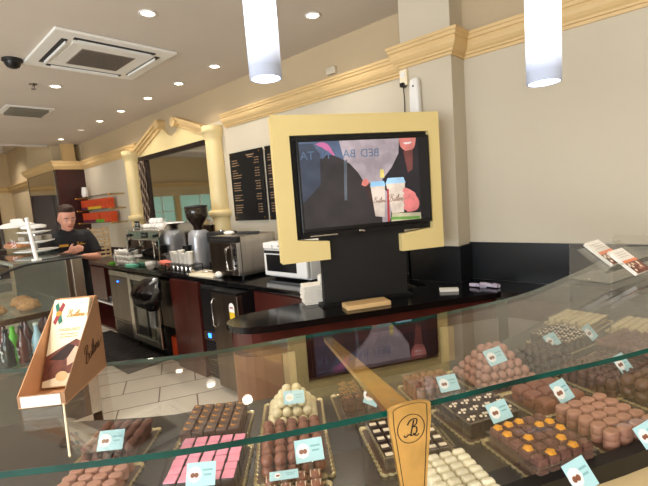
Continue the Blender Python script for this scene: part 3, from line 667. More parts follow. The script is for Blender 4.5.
# espresso machine
ex = -4.72; ey = 2.18
t = empty('espresso_machine', (ex, ey, C0), 0, 'large chrome espresso machine with two group heads on the back counter', 'espresso machine')
mb = MB().box((-.40, .06, .10), (.36, .50, .40), M['steeld'])
mb.build('body', t, bevel=.01)
MB().box((-.42, -.10, .30), (.38, .48, .415), M['steel']).build('top_housing', t, bevel=.012)
MB().box((-.42, -.12, .0), (.38, .48, .09), M['steel']).build('drip_tray', t, bevel=.006)
mb = MB()
for i in range(15): mb.box((-.39+i*.052, -.115, .091), (-.375+i*.052, .05, .096), M['matblack'])
mb.build('drip_grid', t)
for sx in (-.43, .38): MB().prism([(-.13, 0), (.50, 0), (.50, .47), (.0, .47), (-.12, .33)], 0, .018, M['chrome'], T=Matrix(((0, 0, 1, sx), (1, 0, 0, 0), (0, 1, 0, 0), (0, 0, 0, 1)))).build('side_panel', t)
for gx in (-.2, .14):
    g = MB().lathe([(.036, 0), (.036, .05), (.044, .055), (.044, .09)], M['chrome'], (gx, -.03, .21), 18).build('group_head', t)
    MB().tube([(gx, -.06, .215), (gx, -.13, .205), (gx, -.20, .19)], [.012, .014, .017], M['black'], 8).build('portafilter', g)
for sx in (-.36, .31): MB().tube([(sx, -.10, .33), (sx, -.14, .28), (sx+.01, -.15, .12)], .006, M['chrome'], 8).lathe([(.02, 0), (.02, .03)], M['black'], (sx, -.12, .34), 12).build('steam_wand', t)
mb = MB().tube([(-.41, -.11, .44), (.37, -.11, .44)], .006, M['chrome'], 8)
for i in range(5): mb.tube([(-.41+i*.195, -.11, .41), (-.41+i*.195, -.11, .44)], .004, M['chrome'], 6)
mb.build('cup_rail', t)
mb = MB().box((-.05, -.108, .33), (.10, -.10, .39), M['matblack'])
for i in range(4): mb.lathe([(.009, 0), (.009, .006)], M['chrome'], seg=10, T=Matrix.Translation((-.03+i*.035, -.108, .36))@Matrix.Rotation(PI/2, 4, 'X'))
mb.build('button_panel', t)
r = random.Random(5)
for i in range(5):
    for j in range(3):
        cup(ex-.12+i*.095, ey+.0+j*.12, C0+.4155, 'white cup in the rows on top of the espresso machine', 'white cups on top of the espresso machine', r.uniform(0, 6), 1.05, True)
for i in range(3): cup(ex-.06+i*.095, ey+.05, C0+.4155+.0635, 'white cup of the upper layer on the espresso machine', 'white cups, upper layer on the espresso machine', r.uniform(0, 6), 1.0, True)
t = empty('small_sign', (ex-.31, ey-.02, C0+.4155), 0, 'small black sign with white round marks on the left of the machine top', 'sign')
MB().box((-.055, -.006, 0), (.055, .006, .10), M['black']).build('panel', t)
mb = MB()
for sx in (-.025, .025): mb.lathe([(.012, 0), (.016, 0), (.016, .001), (.012, .001)], M['white'], seg=14, caps=False, T=Matrix.Translation((sx, -.0065, .06))@Matrix.Rotation(PI/2, 4, 'X'))
mb.box((-.04, -.0075, .018), (.04, -.006, .026), M['white']); mb.build('marks', t)
cup(-4.50, 2.02, C0, 'single white cup standing in front of the espresso machine', None, .3, 1.35)
o = MB(); rings = []
for i in range(9):
    u = i/8; rings.append([(-.10+.2*u, (.05*math.sin(PI*(.12+.76*u)))*math.cos(a)*(1+.3*noise.noise(Vector((a, u*4, 1)))), .03+(.03*math.sin(PI*(.12+.76*u)))*math.sin(a)) for a in [2*PI*j/14 for j in range(14)]])
o.loft(rings, M['pink']); o = o.build('dish_cloth', loc=(-4.20, 2.06, C0+.045), rot=(0, .15, .3)); tag(o, 'crumpled salmon pink cloth at the right end of the espresso machine', 'cloth')
o = MB().rbox((-.09, -.05, 0), (.09, .07, .044), M['steeld'], .006).build('tamping_block', loc=(-4.20, 2.06, C0)); tag(o, 'low steel block under the pink cloth', 'tamping mat')
# grinder
t = empty('coffee_grinder', (-4.06, 2.38, C0), 0, 'silver coffee grinder with a dark bean hopper', 'coffee grinder')
mb = MB(); rings = [[(w*math.copysign(abs(math.cos(a))**.7, math.cos(a)), d*math.copysign(abs(math.sin(a))**.7, math.sin(a)), z) for a in [2*PI*j/24 for j in range(24)]] for z, w, d in ((0, .10, .13), (.03, .105, .135), (.06, .085, .11), (.28, .095, .11), (.36, .09, .10), (.385, .06, .07))]
mb.loft(rings, mat('grinder_silver', (196, 200, 208), .35, .6)); mb.build('body', t)
hp = MB().lathe([(.045, .385), (.05, .43), (.10, .50), (.115, .52), (.118, .62), (.115, .625)], M['hopper'], seg=28).build('hopper', t)
MB().lathe([(.043, .386), (.048, .43), (.097, .50), (.108, .52), (.108, .535)], mat('coffee_beans', (38, 22, 18), .4, var=.5, scale=120, bump=.8), seg=28).build('beans', hp)
MB().lathe([(.12, .625), (.12, .64), (.03, .65)], M['matblack'], seg=28).build('lid', t)
MB().lathe([(.04, .0), (.045, .06), (.045, .10)], M['black'], (-.0, -.15, .14), 16).tube([(0, -.19, .2), (0, -.25, .19)], .012, M['black'], 8).build('doser', t)
MB().tube([(-.03, -.12, .12), (-.03, -.18, .12), (.03, -.18, .12), (.03, -.12, .12)], .005, M['chrome'], 8).build('fork', t)
t = empty('steel_grinder', (-4.235, 2.66, C0), 0, 'second dark steel grinder close behind the espresso machine, left of the silver one', 'coffee grinder')
mb = MB().rbox((-.09, -.10, 0), (.09, .10, .30), M['steel'], .02); mb.build('body', t)
MB().lathe([(.05, .30), (.08, .36), (.08, .42)], M['hopper'], seg=20).build('hopper', t)
# black filter machine with bags
t = empty('filter_coffee_machine', (-3.78, 2.50, C0), 0, 'black drinks machine in shade between the grinder and the steel oven', 'machine')
MB().rbox((-.14, -.12, .0), (.18, .20, .05), M['black'], .01).rbox((-.14, .06, .05), (.18, .20, .34), M['black'], .015).rbox((-.14, -.12, .25), (.18, .06, .36), M['matblack'], .02).build('body', t)
for sx in (-.05, .09):
    MB().lathe([(.055, .052), (.065, .09), (.062, .17), (.045, .20)], M['black'], (sx, -.03, 0), 18).tube([(sx, -.09, .17), (sx, -.14, .16), (sx, -.14, .09), (sx, -.09, .08)], .008, M['matblack'], 8).build('jug', t)
MB().lathe([(.03, 0), (.03, .012)], M['chrome'], (.02, -.03, .361), 14).build('dial', t)
bm = MB(); rings = []
for i in range(8):
    u = i/7; rr = .085*(.7+.5*math.sin(PI*(.15+.7*u))) if u < .8 else .05*(1.4-u)
    rings.append([(rr*math.cos(a)*(1+.25*noise.noise(Vector((math.cos(a)*2, math.sin(a)*2, u*4)))), rr*.8*math.sin(a)*(1+.25*noise.noise(Vector((math.cos(a)*2, math.sin(a)*2+5, u*4)))), .22*u) for a in [2*PI*j/20 for j in range(20)]])
bm.loft(rings, M['bag']); tag(bm.build('coffee_bag', loc=(-3.50, 2.30, C0)), 'crumpled black coffee bag left of the steel oven', 'bag')
# tray of metal jugs with stacked white cups on it
t = empty('cup_rack', (-3.84, 2.03, C0), 0, 'small black rack holding cans and white tubs in front of the grinder', 'rack')
MB().box((-.20, -.07, 0), (.24, .09, .012), M['black']).box((-.20, -.07, .088), (.24, .09, .094), M['black']).build('deck', t)
for sx in (-.197, .237):
    for sy in (-.067, .087): MB().box((sx-.003, sy-.003, .012), (sx+.003, sy+.003, .088), M['black']).build('post', t)
for i in range(5):
    tag(MB().lathe([(.032, 0), (.034, .004), (.034, .068), (.031, .072)], M['chrome'], seg=18).build('metal_can', loc=(-3.99+i*.082, 2.03, C0+.0125)), 'shiny metal can in the row of the rack before the grinder', 'can', 'metal cans in the rack')
for i in range(5):
    h = (.11, .10, .13, .10, .12)[i]
    tag(MB().lathe([(.026, 0), (.034, h-.01), (.037, h-.008), (.037, h)], M['paper'], seg=16).build('paper_tub', loc=(-4.0+i*.08, 2.04, C0+.0945)), 'stack of white paper cups on the rack before the grinder', 'cups', 'stacked white tubs on the rack')
tag(MB().rbox((-.19, -.10, 0), (.19, .10, .022), M['cream'], .004).build('cutting_board', loc=(-3.45, 2.08, C0), rot=(0, 0, .1)), 'cream cutting board lying left of the steel oven', 'cutting board')
t = empty('serving_tongs', (-3.40, 2.09, C0+.0225), .5, 'metal tongs lying on the cream cutting board', 'tongs')
MB().tube([(-.11, 0, .005), (0, .012, .010), (.11, .004, .005)], [.004, .006, .009], M['chrome'], 8).build('arm', t)
MB().tube([(-.11, 0, .005), (0, -.016, .008), (.11, -.02, .005)], [.004, .006, .009], M['chrome'], 8).build('arm', t)
tag(MB().ball((0, 0, .028), .04, M['paper'], sq=(1.1, .9, .7)).build('crumpled_napkin', loc=(-3.21, 2.04, C0)), 'crumpled white napkin beside the cream board', 'napkin')
# high speed steel oven
t = empty('steel_oven', (-3.10, 2.06, C0), 0, 'stainless steel countertop oven with a tall handle', 'oven')
MB().box((-.22, .02, .02), (.19, .40, .36), M['steel']).build('body', t, bevel=.006)
d = MB().box((-.22, -.02, .03), (.11, .018, .31), M['steeld']).build('door', t, bevel=.006)
MB().box((.115, -.02, .03), (.19, .018, .31), M['steel']).build('side_trim', t, bevel=.004)
MB().tube([(.075, -.02, .27), (.075, -.055, .26), (.075, -.055, .08), (.075, -.02, .07)], .011, M['chrome'], 10).build('handle', d)
mb = MB().box((-.22, -.024, .315), (.19, .02, .36), M['matblack'])
for i in range(12): mb.box((-.19+i*.027, -.026, .33), (-.175+i*.027, -.024, .342), M['steel'])
mb.build('control_strip', t)
mb = MB()
for i in range(4): mb.box((.141, -.0225, .24-i*.045), (.163, -.02, .262-i*.045), M['black'])
mb.build('buttons', t)
for sx in (-.18, .15):
    for sy in (.05, .36): MB().lathe([(.016, 0), (.016, .02)], M['black'], (sx, sy, 0), 10).build('foot', t)
t = empty('black_tongs', (-3.02, 2.22, C0+.361), .7, 'black tongs lying on top of the steel oven', 'tongs')
MB().tube([(-.12, 0, .008), (0, .02, .018), (.12, .01, .01)], [.005, .008, .012], M['matblack'], 8).build('arm', t)
MB().tube([(-.12, 0, .008), (0, -.02, .012), (.12, -.03, .012)], [.005, .008, .012], M['matblack'], 8).build('arm', t)
tag(MB().ball((0, 0, .018), .05, M['paper'], sq=(1.3, .8, .36)).build('folded_towel', loc=(-3.22, 2.19, C0+.361)), 'white folded towel lying on top of the steel oven', 'towel')
# white microwave
t = empty('microwave', (-2.50, 2.19, C0), 0, 'white microwave oven partly hidden by the yellow screen frame', 'microwave')
MB().rbox((-.235, .02, .02), (.26, .40, .30), M['white'], .012).build('body', t)
d = MB().box((-.235, -.02, .03), (.26, .02, .245), M['white']).build('door', t, bevel=.012)
MB().rbox((-.20, -.0225, .07), (.15, -.02, .205), M['black'], .002).build('window', d)
MB().box((-.22, -.024, .215), (.25, -.0205, .238), M['matblack']).build('trim_strip', d)
MB().box((-.235, -.02, .25), (.26, .02, .298), M['white']).build('control_strip', t, bevel=.006)
mb = MB()
for sx in (-.12, .12): mb.lathe([(.018, 0), (.016, .018)], M['white'], seg=14, T=Matrix.Translation((sx, -.02, .274))@Matrix.Rotation(PI/2, 4, 'X'))
for i in range(3): mb.box((-.05+i*.03, -.0215, .268), (-.034+i*.03, -.02, .280), M['greyp'])
mb.build('knobs', t)
for sx in (-.2, .22):
    for sy in (.06, .36): MB().lathe([(.014, 0), (.014, .02)], M['black'], (sx, sy, 0), 10).build('foot', t)

# ---------------------------------------------------------------- peninsula counter
FR = [(-1.70, 1.29), (-.94, 2.48)]; pd = Vector((FR[1][0]-FR[0][0], FR[1][1]-FR[0][1])).normalized(); pn = Vector((-pd.y, pd.x))
A = Vector(FR[0])
def pw(s_, o_): q = A+pd*s_+pn*o_; return (q.x, q.y)
Ln = (Vector(FR[1])-A).length
def outline(ins):
    P = [pw(Ln, ins), ]
    r = .16-ins; cx, cy = .05, .16
    for k in range(13):
        a = -PI/2-PI*k/12; P.append(pw(cx+r*math.cos(a)*1.35, cy+r*math.sin(a)))
    P.append(pw(.35, .40-ins)); P.append(pw(1.15, .40-ins))
    return P
t = empty('peninsula_counter', (0, 0, 0), 0, 'rounded peninsula counter with a black top and red wood front under the screen', 'counter')
P = [pw(Ln, 0), pw(Ln+.02, 0)]
r0 = outline(0)
poly = [r0[0]]+r0[1:]+[(-1.30, 2.79-.19)]
poly = [pw(Ln+.0, 0)]+outline(0)[1:]+[(-1.64, 2.60), (-1.27, 2.60), (-1.27, 2.78), (.9, 2.78), (.9, 2.50)]
poly = list(reversed(poly))   # ccw
MB().prism(poly, CT-.035, CT, M['marble']).build('worktop', t, bevel=.004)
def front(ins, z0, z1, m, name, s0=.0, s1=None, mat_=None):
    s1 = s1 or Ln-.02
    mb = MB(); mb.strip([pw(s0, ins), pw(s1, ins)], [pw(s0, ins+.03), pw(s1, ins+.03)], z0, z1, m); return mb
front(.02, .76, CT-.036, M['redwood'], '').box((-.92, 2.52, .76), (.9, 2.55, CT-.036), M['redwood']).build('front_rail', t)
front(.03, .0, .758, M['darkwood'], '', .17, 1.02).build('front_panel', t)
front(.012, .0, .758, M['beige'], '', .10, .165).build('post', t)
front(.012, .0, .758, M['beige'], '', 1.03, 1.10).build('post', t)
front(.03, .0, .758, M['greyp'], '', 1.11, Ln).box((-.92, 2.53, 0), (.9, 2.56, .758), M['greyp']).build('grey_panel', t)
arc = [pw(.05+(.145)*1.35*math.cos(-PI/2-PI*k/12), .16+.145*math.sin(-PI/2-PI*k/12)) for k in range(13)]
arc2 = [pw(.05+(.12)*1.35*math.cos(-PI/2-PI*k/12), .16+.12*math.sin(-PI/2-PI*k/12)) for k in range(13)]
a1 = [pw(.095, .015)]+arc; a2 = [pw(.095, .04)]+arc2
MB().strip(a2, a1, 0, .758, M['tanwood']).build('curved_end', t)
MB().strip(a2, a1, .76, CT-.036, M['redwood']).build('curved_rail', t)
MB().strip([pw(.35, .385), pw(1.15, .385)], [pw(.35, .37), pw(1.15, .37)], 0, CT-.036, M['darkwood']).build('rear_panel', t)
# on the peninsula: napkins, board, small items
p = at(298, 305, C0)
p = p+Vector((.055, .045, 0))
for i in range(13):
    tag(MB().box((-.055, -.06, 0), (.055, .06, .0078), M['paper']).build('napkin_stack', loc=(p.x-.02+random.uniform(-.005, .005), p.y+.04+random.uniform(-.004, .004), C0+i*.0088), rot=(0, 0, 1.0+random.uniform(-.05, .05)), bevel=.002),
        'folded white napkin bundle in the pile left of the black screen stand', 'napkins', 'pile of white napkins on the black peninsula')
t = empty('napkin_holder', (p.x+.02, p.y+.135, C0), 1.0, 'white napkin holder standing behind the napkin pile', 'holder')
MB().box((-.045, -.035, 0), (.045, .035, .008), M['white']).box((-.045, .027, .008), (.045, .035, .15), M['white']).box((-.045, -.035, .008), (.045, -.027, .08), M['white']).build('body', t)
MB().box((-.04, -.025, .009), (.04, .025, .16), M['paper']).build('napkins', t)
ba = math.radians(58)
c = (at(340, 306, C0)+at(390, 303, C0)+at(386, 295, C0)+at(341, 298, C0))/4
tag(MB().rbox((-.13, -.055, 0), (.13, .055, .024), M['board'], .006).build('chopping_board', loc=(-1.468, 1.870, C0), rot=(0, 0, ba)), 'small pale wooden board on the black counter in front of the screen stand', 'board')
p = at(449, 291, C0)
tag(MB().box((-.055, -.02, 0), (.055, .02, .018), M['paper']).build('card_packet', loc=(p.x, p.y, C0), rot=(0, 0, .6)), 'small white card packet on the black counter right of the screen', 'packet')
p = at(485, 287, C0)
mb = MB(); rr = random.Random(2)
for i in range(9): mb.box((-.02, -.015, 0), (.02, .015, .018), mat('lilac_packet', (196, 186, 206), .4), T=Matrix.Translation((rr.uniform(-.07, .07), rr.uniform(-.02, .02), .004))@Matrix.Rotation(rr.uniform(-1, 1), 4, 'Z')@Matrix.Rotation(rr.uniform(-.3, .3), 4, 'X'))
tag(mb.build('sachets', loc=(p.x, p.y, C0)), 'loose pile of small lilac sachets on the counter by the black splashback', 'sachets', None, 'stuff')

# ---------------------------------------------------------------- screen kiosk
KP = Vector((-1.55, 1.95)); ka = math.radians(58)
t = empty('screen_kiosk', (KP.x, KP.y, C0), ka, 'yellow framed television on a black stand at the counter', 'television stand')
# local: x along the screen, y away from the viewer side (+y = back), z up
z0 = .275; z1 = 1.085
prof = [(-.47, z0), (-.19, z0), (-.19, z0+.105), (-.375, z0+.125), (-.375, z1-.11), (.465, z1-.11), (.465, z0+.125), (.255, z0+.105), (.255, z0), (.535, z0), (.535, z1), (-.47, z1)]
Tk = Matrix(((1, 0, 0, 0), (0, 0, -1, .0), (0, 1, 0, 0), (0, 0, 0, 1)))
MB().prism(prof, -.05, .03, M['frame'], T=Tk).build('yellow_surround', t, bevel=.003)
MB().box((-.235, .01, .012), (.295, .05, z0+.3), M['matblack']).box((-.26, -.035, 0), (.31, .09, .012), M['black']).build('stand_board', t)
MB().box((-.374, -.0, z0+.126), (.464, .045, z1-.111), M['matblack']).build('recess_back', t)
tv = MB().rbox((-.345, -.045, z0+.165), (.455, -.001, z1-.135), M['black'], .006, T=None).build('television', t)
mb = MB().box((-.345, -.03, z0+.128), (.40, -.005, z0+.160), M['black']).box((-.30, -.034, z0+.138), (-.14, -.03, z0+.144), M['chrome'])
mb.tube([(-.01, -.04, z0+.15), (.0, -.045, z0+.15), (.02, -.045, z0+.145)], .006, M['chrome'], 8)
mb.build('speaker_bar', t)
# the moving picture, laid out flat on the glass of the screen
sx0, sx1, sz0, sz1 = -.330, .442, z0+.185, z1-.150
W, Hh = sx1-sx0, sz1-sz0
pic = MB(); 
def E_(n, c, k=1.1):
    m = emit('picture_'+n, c, k); nt = m.node_tree; b = nt.nodes['Principled BSDF']
    tc = nt.nodes.new('ShaderNodeTexCoord'); no = nt.nodes.new('ShaderNodeTexNoise'); no.inputs['Scale'].default_value = 9; no.inputs['Detail'].default_value = 4
    r = nt.nodes.new('ShaderNodeValToRGB'); r.color_ramp.elements[0].position = .35; r.color_ramp.elements[1].position = .65
    l = lin(c); r.color_ramp.elements[0].color = (*[v*.72 for v in l], 1); r.color_ramp.elements[1].color = (*[min(1, v*1.25) for v in l], 1)
    nt.links.new(tc.outputs['Object'], no.inputs['Vector']); nt.links.new(no.outputs['Fac'], r.inputs['Fac']); nt.links.new(r.outputs['Color'], b.inputs['Emission Color'])
    b.inputs['Base Color'].default_value = (.01, .01, .012, 1); return m
layer = [0]
def poly_pic(pts, m):
    layer[0] += 1; y = -.0455-.0001*layer[0]
    vs = [(sx0+W*u, y, sz0+Hh*v) for u, v in pts]
    pic.add(vs, [tuple(range(len(vs)))], m)
def sm(p): return spline(p, 4)
poly_pic([(0, 0), (1, 0), (1, 1), (0, 1)], E_('wall', (176, 160, 164)))
poly_pic([(0, .55), (.35, .6), (.3, 1), (0, 1)], E_('sky', (110, 128, 160), .6))
poly_pic([(.0, 0), (.60, 0), (.60, .12), (.55, .30), (.49, .45), (.43, .62), (.37, .73), (.30, .80), (.24, .84), (.19, .84), (.15, .80), (0, .80)], E_('jacket', (58, 52, 54), .8))
poly_pic([(0, .3), (.14, .5), (.15, .86), (.10, .98), (0, .98)], E_('shade', (70, 80, 98), .75))
poly_pic(sm([(.12, .97), (.16, .99), (.21, .97), (.24, .90), (.26, .83), (.22, .87), (.17, .93)]), E_('pink_scarf', (196, 104, 150)))
poly_pic(sm([(.47, .46), (.50, .52), (.53, .44), (.60, .28), (.61, .10), (.56, .1), (.50, .3)]), E_('sleeve_left', (80, 56, 52), .55))
poly_pic(sm([(.46, .52), (.49, .54), (.51, .49), (.48, .45), (.45, .47)]), E_('finger', (222, 128, 116)))
poly_pic([(.66, 0), (1, 0), (1, 1), (.77, 1), (.76, .82), (.70, .66), (.62, .52), (.60, .44), (.70, .3)], E_('coat', (42, 38, 46), .7))
poly_pic(sm([(.77, 1), (.78, .90), (.83, .84), (.89, .88), (.91, 1)]), E_('face', (214, 126, 116)))
poly_pic([(.80, .84), (.88, .86), (.87, .62), (.83, .58)], E_('neck', (150, 84, 78), .6))
poly_pic([(.80, .945), (.82, .925), (.86, .93), (.88, .955), (.84, .95)], E_('smile', (240, 220, 214)))
poly_pic([(.545, .08), (.62, .06), (.635, .44), (.52, .44)], E_('cup_left', (214, 196, 180)))
poly_pic([(.515, .44), (.64, .44), (.63, .50), (.53, .50)], E_('lid_left', (150, 196, 226)))
poly_pic([(.68, .10), (.78, .10), (.80, .46), (.645, .46)], E_('cup_right', (226, 206, 186)))
poly_pic([(.64, .46), (.805, .46), (.79, .53), (.66, .53)], E_('lid_right', (168, 206, 232)))
poly_pic([(.60, .54), (.635, .54), (.632, .64), (.604, .64)], E_('flame', (238, 214, 120)))
poly_pic([(.64, .0), (.66, .0), (.665, .40), (.65, .40)], E_('red_line', (180, 60, 60)))
for k in range(4): poly_pic(sm([(.775+.0, .36-k*.07), (.80, .40-k*.065), (.87, .34-k*.06), (.88, .30-k*.05), (.80, .32-k*.068)]), E_('finger_%d' % k, (232, 136, 130)))
poly_pic(sm([(.82, .30), (.86, .34), (.91, .22), (.89, .12), (.81, .10), (.79, .16)]), E_('hand', (224, 124, 120)))
poly_pic([(.67, .0), (.92, .0), (.92, .08), (.68, .10)], E_('tray', (196, 186, 150)))
poly_pic([(.67, .02), (.91, .0), (.91, .035), (.67, .055)], E_('tray_green', (106, 152, 70)))
poly_pic([(.925, 0), (1, 0), (1, 1), (.925, 1)], E_('curtain', (22, 24, 30), .4))
poly_pic([(.31, .3), (.33, .3), (.35, .78), (.325, .76)], E_('glare', (130, 140, 150), .5))
Tt = lambda u: Matrix(((1, 0, 0, sx0+W*u), (0, 0, -1, -.0492), (0, 1, 0, sz0+Hh*.84), (0, 0, 0, 1)))
txm = E_('letters', (120, 150, 186), .6)
for txt, u in (('BED', .53), ('BA', .37), ('N', .19), ('TA', .055)): text_mesh(pic, txt, .064, txm, Tt(u), True)
T_c = Matrix(((1, 0, 0, sx0+W*.72), (0, 0, -1, -.0493), (0, 1, 0, sz0+Hh*.28), (0, 0, 0, 1)))
script_word(pic, .016, E_('cup_writing', (150, 90, 50), .7), T_c, .10)
T_c2 = Matrix(((1, 0, 0, sx0+W*.585), (0, 0, -1, -.0493), (0, 1, 0, sz0+Hh*.27), (0, 0, 0, 1)))
script_word(pic, .013, E_('cup_writing', (150, 90, 50), .7), T_c2, .10)
pic.build('screen', tv)

# ---------------------------------------------------------------- person behind the drinks case
def person():
    px, py, face = -4.93, 1.385, math.radians(-3)
    t = empty('person', (px, py, 0), face, 'person with short brown hair in a black short-sleeved shirt looking down at their hands', 'person')
    # local: +x = facing, +y = person's left ... z up
    def blend(parts, name, m, vox, parent=t, smooth=4):
        mb = MB()
        for q in parts: mb.loft(q, m, True, True)
        o = mb.build(name, parent)
        r = o.modifiers.new('remesh', 'REMESH'); r.mode = 'VOXEL'; r.voxel_size = vox; r.use_smooth_shade = True
        s = o.modifiers.new('smooth', 'SMOOTH'); s.factor = .5; s.iterations = smooth
        return o
    def rings(pts, rad, seg=16, up=(1, 0, 0)):
        out = []
        for i, p in enumerate(pts):
            p = Vector(p); d = (Vector(pts[min(i+1, len(pts)-1)])-Vector(pts[max(i-1, 0)])).normalized()
            u = Vector(up); a = (u-d*u.dot(d)).normalized(); b = d.cross(a)
            ra, rb = rad[i] if isinstance(rad[i], tuple) else (rad[i], rad[i])
            out.append([tuple(p+a*ra*math.cos(2*PI*j/seg)+b*rb*math.sin(2*PI*j/seg)) for j in range(seg)])
        return out
    # torso (depth, half width)
    tor = [(-.02, 0, .86), (-.02, 0, .95), (-.01, 0, 1.08), (.0, 0, 1.20), (.02, 0, 1.31), (.035, 0, 1.375), (.045, 0, 1.405)]
    trad = [(.10, .155), (.105, .16), (.10, .15), (.11, .17), (.11, .185), (.085, .145), (.06, .08)]
    neck = rings([(.035, 0, 1.36), (.05, 0, 1.42), (.065, 0, 1.47)], [.06, .054, .052])
    # head: stacked rings tilted forward
    hc = Vector((.085, 0, 1.535)); tilt = Matrix.Rotation(math.radians(16), 3, 'Y')@Matrix.Identity(3); turn = Matrix.Rotation(math.radians(4), 3, 'Z')
    def H_(p): return tuple(hc+turn@(tilt@Vector(p)))
    hz = [(-.118, .030, .020, .045), (-.105, .045, .036, .034), (-.08, .062, .052, .020), (-.045, .080, .064, .006), (0, .090, .072, 0), (.04, .094, .076, -.004), (.075, .088, .072, -.008), (.10, .066, .055, -.010), (.115, .030, .026, -.010)]
    head = [[H_((ox+a*math.cos(q), b*math.sin(q), z)) for q in [2*PI*j/24 for j in range(24)]] for z, a, b, ox in hz]
    def blob(c, r, sq):
        m = []
        for i in range(1, 8):
            tt = PI*i/8; m.append([H_((c[0]+r*sq[0]*math.sin(tt)*math.cos(2*PI*j/12), c[1]+r*sq[1]*math.sin(tt)*math.sin(2*PI*j/12), c[2]-r*sq[2]*math.cos(tt))) for j in range(12)])
        return m
    nose = [[H_((x+.0+dx*math.cos(q), w*math.sin(q), z)) for q in [2*PI*j/10 for j in range(10)]] for z, x, dx, w in ((.012, .083, .010, .008), (-.012, .090, .013, .010), (-.032, .096, .016, .015), (-.042, .090, .014, .015))]
    brow = blob((.074, 0, .022), .03, (.55, 1.9, .35)); chin = blob((.068, 0, -.100), .024, (.8, 1, .8))
    cheeks = [blob((.052, s*.035, -.035), .03, (.9, .8, 1)) for s in (-1, 1)]
    ears = [blob((-.005, s*.076, -.01), .03, (.55, .32, 1)) for s in (-1, 1)]
    body = [rings(tor, trad), neck, head, nose, brow, chin]+cheeks+ears
    # arms: shoulder, elbow, wrist; forearms folded across in front
    HY = {}
    for s, el, wr in ((1, (.08, .235, 1.105), (.27, .06, 1.145)), (-1, (.08, -.235, 1.11), (.29, -.065, 1.20))):
        body.append(rings([(.01, s*.165, 1.345), (.03, s*.200, 1.27), el], [.056, .050, .043], 12, (0, 0, 1) if False else (1, 0, 0)))
        ev = Vector(el); wv = Vector(wr)
        body.append(rings([tuple(ev+(ev-wv).normalized()*.03), el, tuple(ev.lerp(wv, .35)), tuple(ev.lerp(wv, .75)), wr], [.036, .043, .040, .030, .026], 12, (0, 0, 1)))
        d = (wv-ev).normalized(); side = Vector((0, 0, 1)) ; acr = d.cross(side).normalized()
        upv = acr.cross(d).normalized()
        # palm: thin in acr x d plane
        k = 1 if s > 0 else 1
        flat = upv if s > 0 else acr; spread = acr if s > 0 else upv
        pc = [tuple(wv), tuple(wv+d*.03), tuple(wv+d*.085)]
        body.append([[tuple(Vector(c)+spread*w*math.cos(q)+flat*th*math.sin(q)) for q in [2*PI*j/12 for j in range(12)]] for c, w, th in ((pc[0], .026, .020), (pc[1], .038, .017), (pc[2], .040, .013))])
        for f in range(4):
            b0 = wv+d*.075+spread*(-.030+.020*f); L = (.062, .074, .070, .055)[f]; curl = (.25 if s < 0 else .5)+.08*f
            p1 = b0+d*L*.5-flat*L*.12; p2 = p1+(d*math.cos(curl)-flat*math.sin(curl))*L*.32; p3 = p2+(d*math.cos(curl*2)-flat*math.sin(curl*2))*L*.26
            body.append(rings([tuple(b0), tuple(p1), tuple(p2), tuple(p3)], [.0095, .009, .0085, .006], 8, tuple(flat)))
        tb = wv+d*.02+spread*.028*(1 if s < 0 else 1)
        body.append(rings([tuple(tb), tuple(tb+d*.03+spread*.028), tuple(tb+d*.062+spread*.036)], [.014, .011, .008], 8, tuple(flat)))
    for s in (1, -1):
        body.append(rings([(-.02, s*.085, .90), (-.01, s*.09, .70), (.0, s*.095, .48), (-.01, s*.095, .30), (-.02, s*.095, .09)], [.085, .078, .055, .056, .038], 14))
        body.append(rings([(-.06, s*.095, .045), (.0, s*.1, .05), (.09, s*.105, .035), (.16, s*.11, .028)], [.035, .045, .038, .02], 12, (0, 0, 1)))
    b = blend(body, 'body', M['skin'], .0085, smooth=3)
    # clothing
    srad = [(.12, .175), (.125, .178), (.12, .168), (.13, .188), (.128, .20), (.10, .165), (.066, .085)]
    sh = [rings([(-.02, 0, .80)]+tor, [(.122, .178)]+srad)]
    for s, el in ((1, (.08, .235, 1.105)), (-1, (.08, -.235, 1.11))):
        e = Vector(el); sv = Vector((.03, s*.200, 1.27)); mid = sv.lerp(e, .75)
        sh.append(rings([(.0, s*.10, 1.35), (.01, s*.165, 1.345), tuple(sv), tuple(mid)], [.06, .072, .070, .070], 14))
    sh.append(rings([(.035, 0, 1.375), (.045, 0, 1.405), (.052, 0, 1.43)], [(.068, .09), (.064, .07), (.060, .064)]))
    shirt = blend(sh, 'shirt', M['shirt'], .010)
    # name tag and gold mark on the chest
    Tn = frame_T((.158, -.075, 1.265), (0, 1, 0), (-.12, 0, 1))
    MB().box((-.04, -.013, 0), (.04, .013, .004), M['inkg'], T=Tn).build('name_tag', shirt).parent = shirt
    mk = MB(); script_word(mk, .012, M['inkg'], frame_T((.157, .075, 1.27), (0, 1, 0), (-.12, 0, 1)), .14); mk.build('chest_mark', shirt)
    tr = [rings([(-.02, 0, .95), (-.02, 0, .84)], [(.115, .168), (.112, .172)])]
    for s in (1, -1): tr.append(rings([(-.02, s*.083, .90), (-.01, s*.09, .70), (.0, s*.095, .48), (-.01, s*.095, .30), (-.02, s*.095, .07)], [.098, .09, .072, .070, .06], 14))
    blend(tr, 'trousers', M['trouser'], .014)
    for s in (1, -1):
        MB().loft(rings([(-.085, s*.095, .045), (-.04, s*.095, .05), (.0, s*.1, .055), (.09, s*.105, .04), (.175, s*.11, .03)], [.025, .046, .052, .045, .022], 12, (0, 0, 1)), M['black']).build('shoe', t)
    # hair: cap over the back and top, quiff at the front
    hr = []
    cap = []
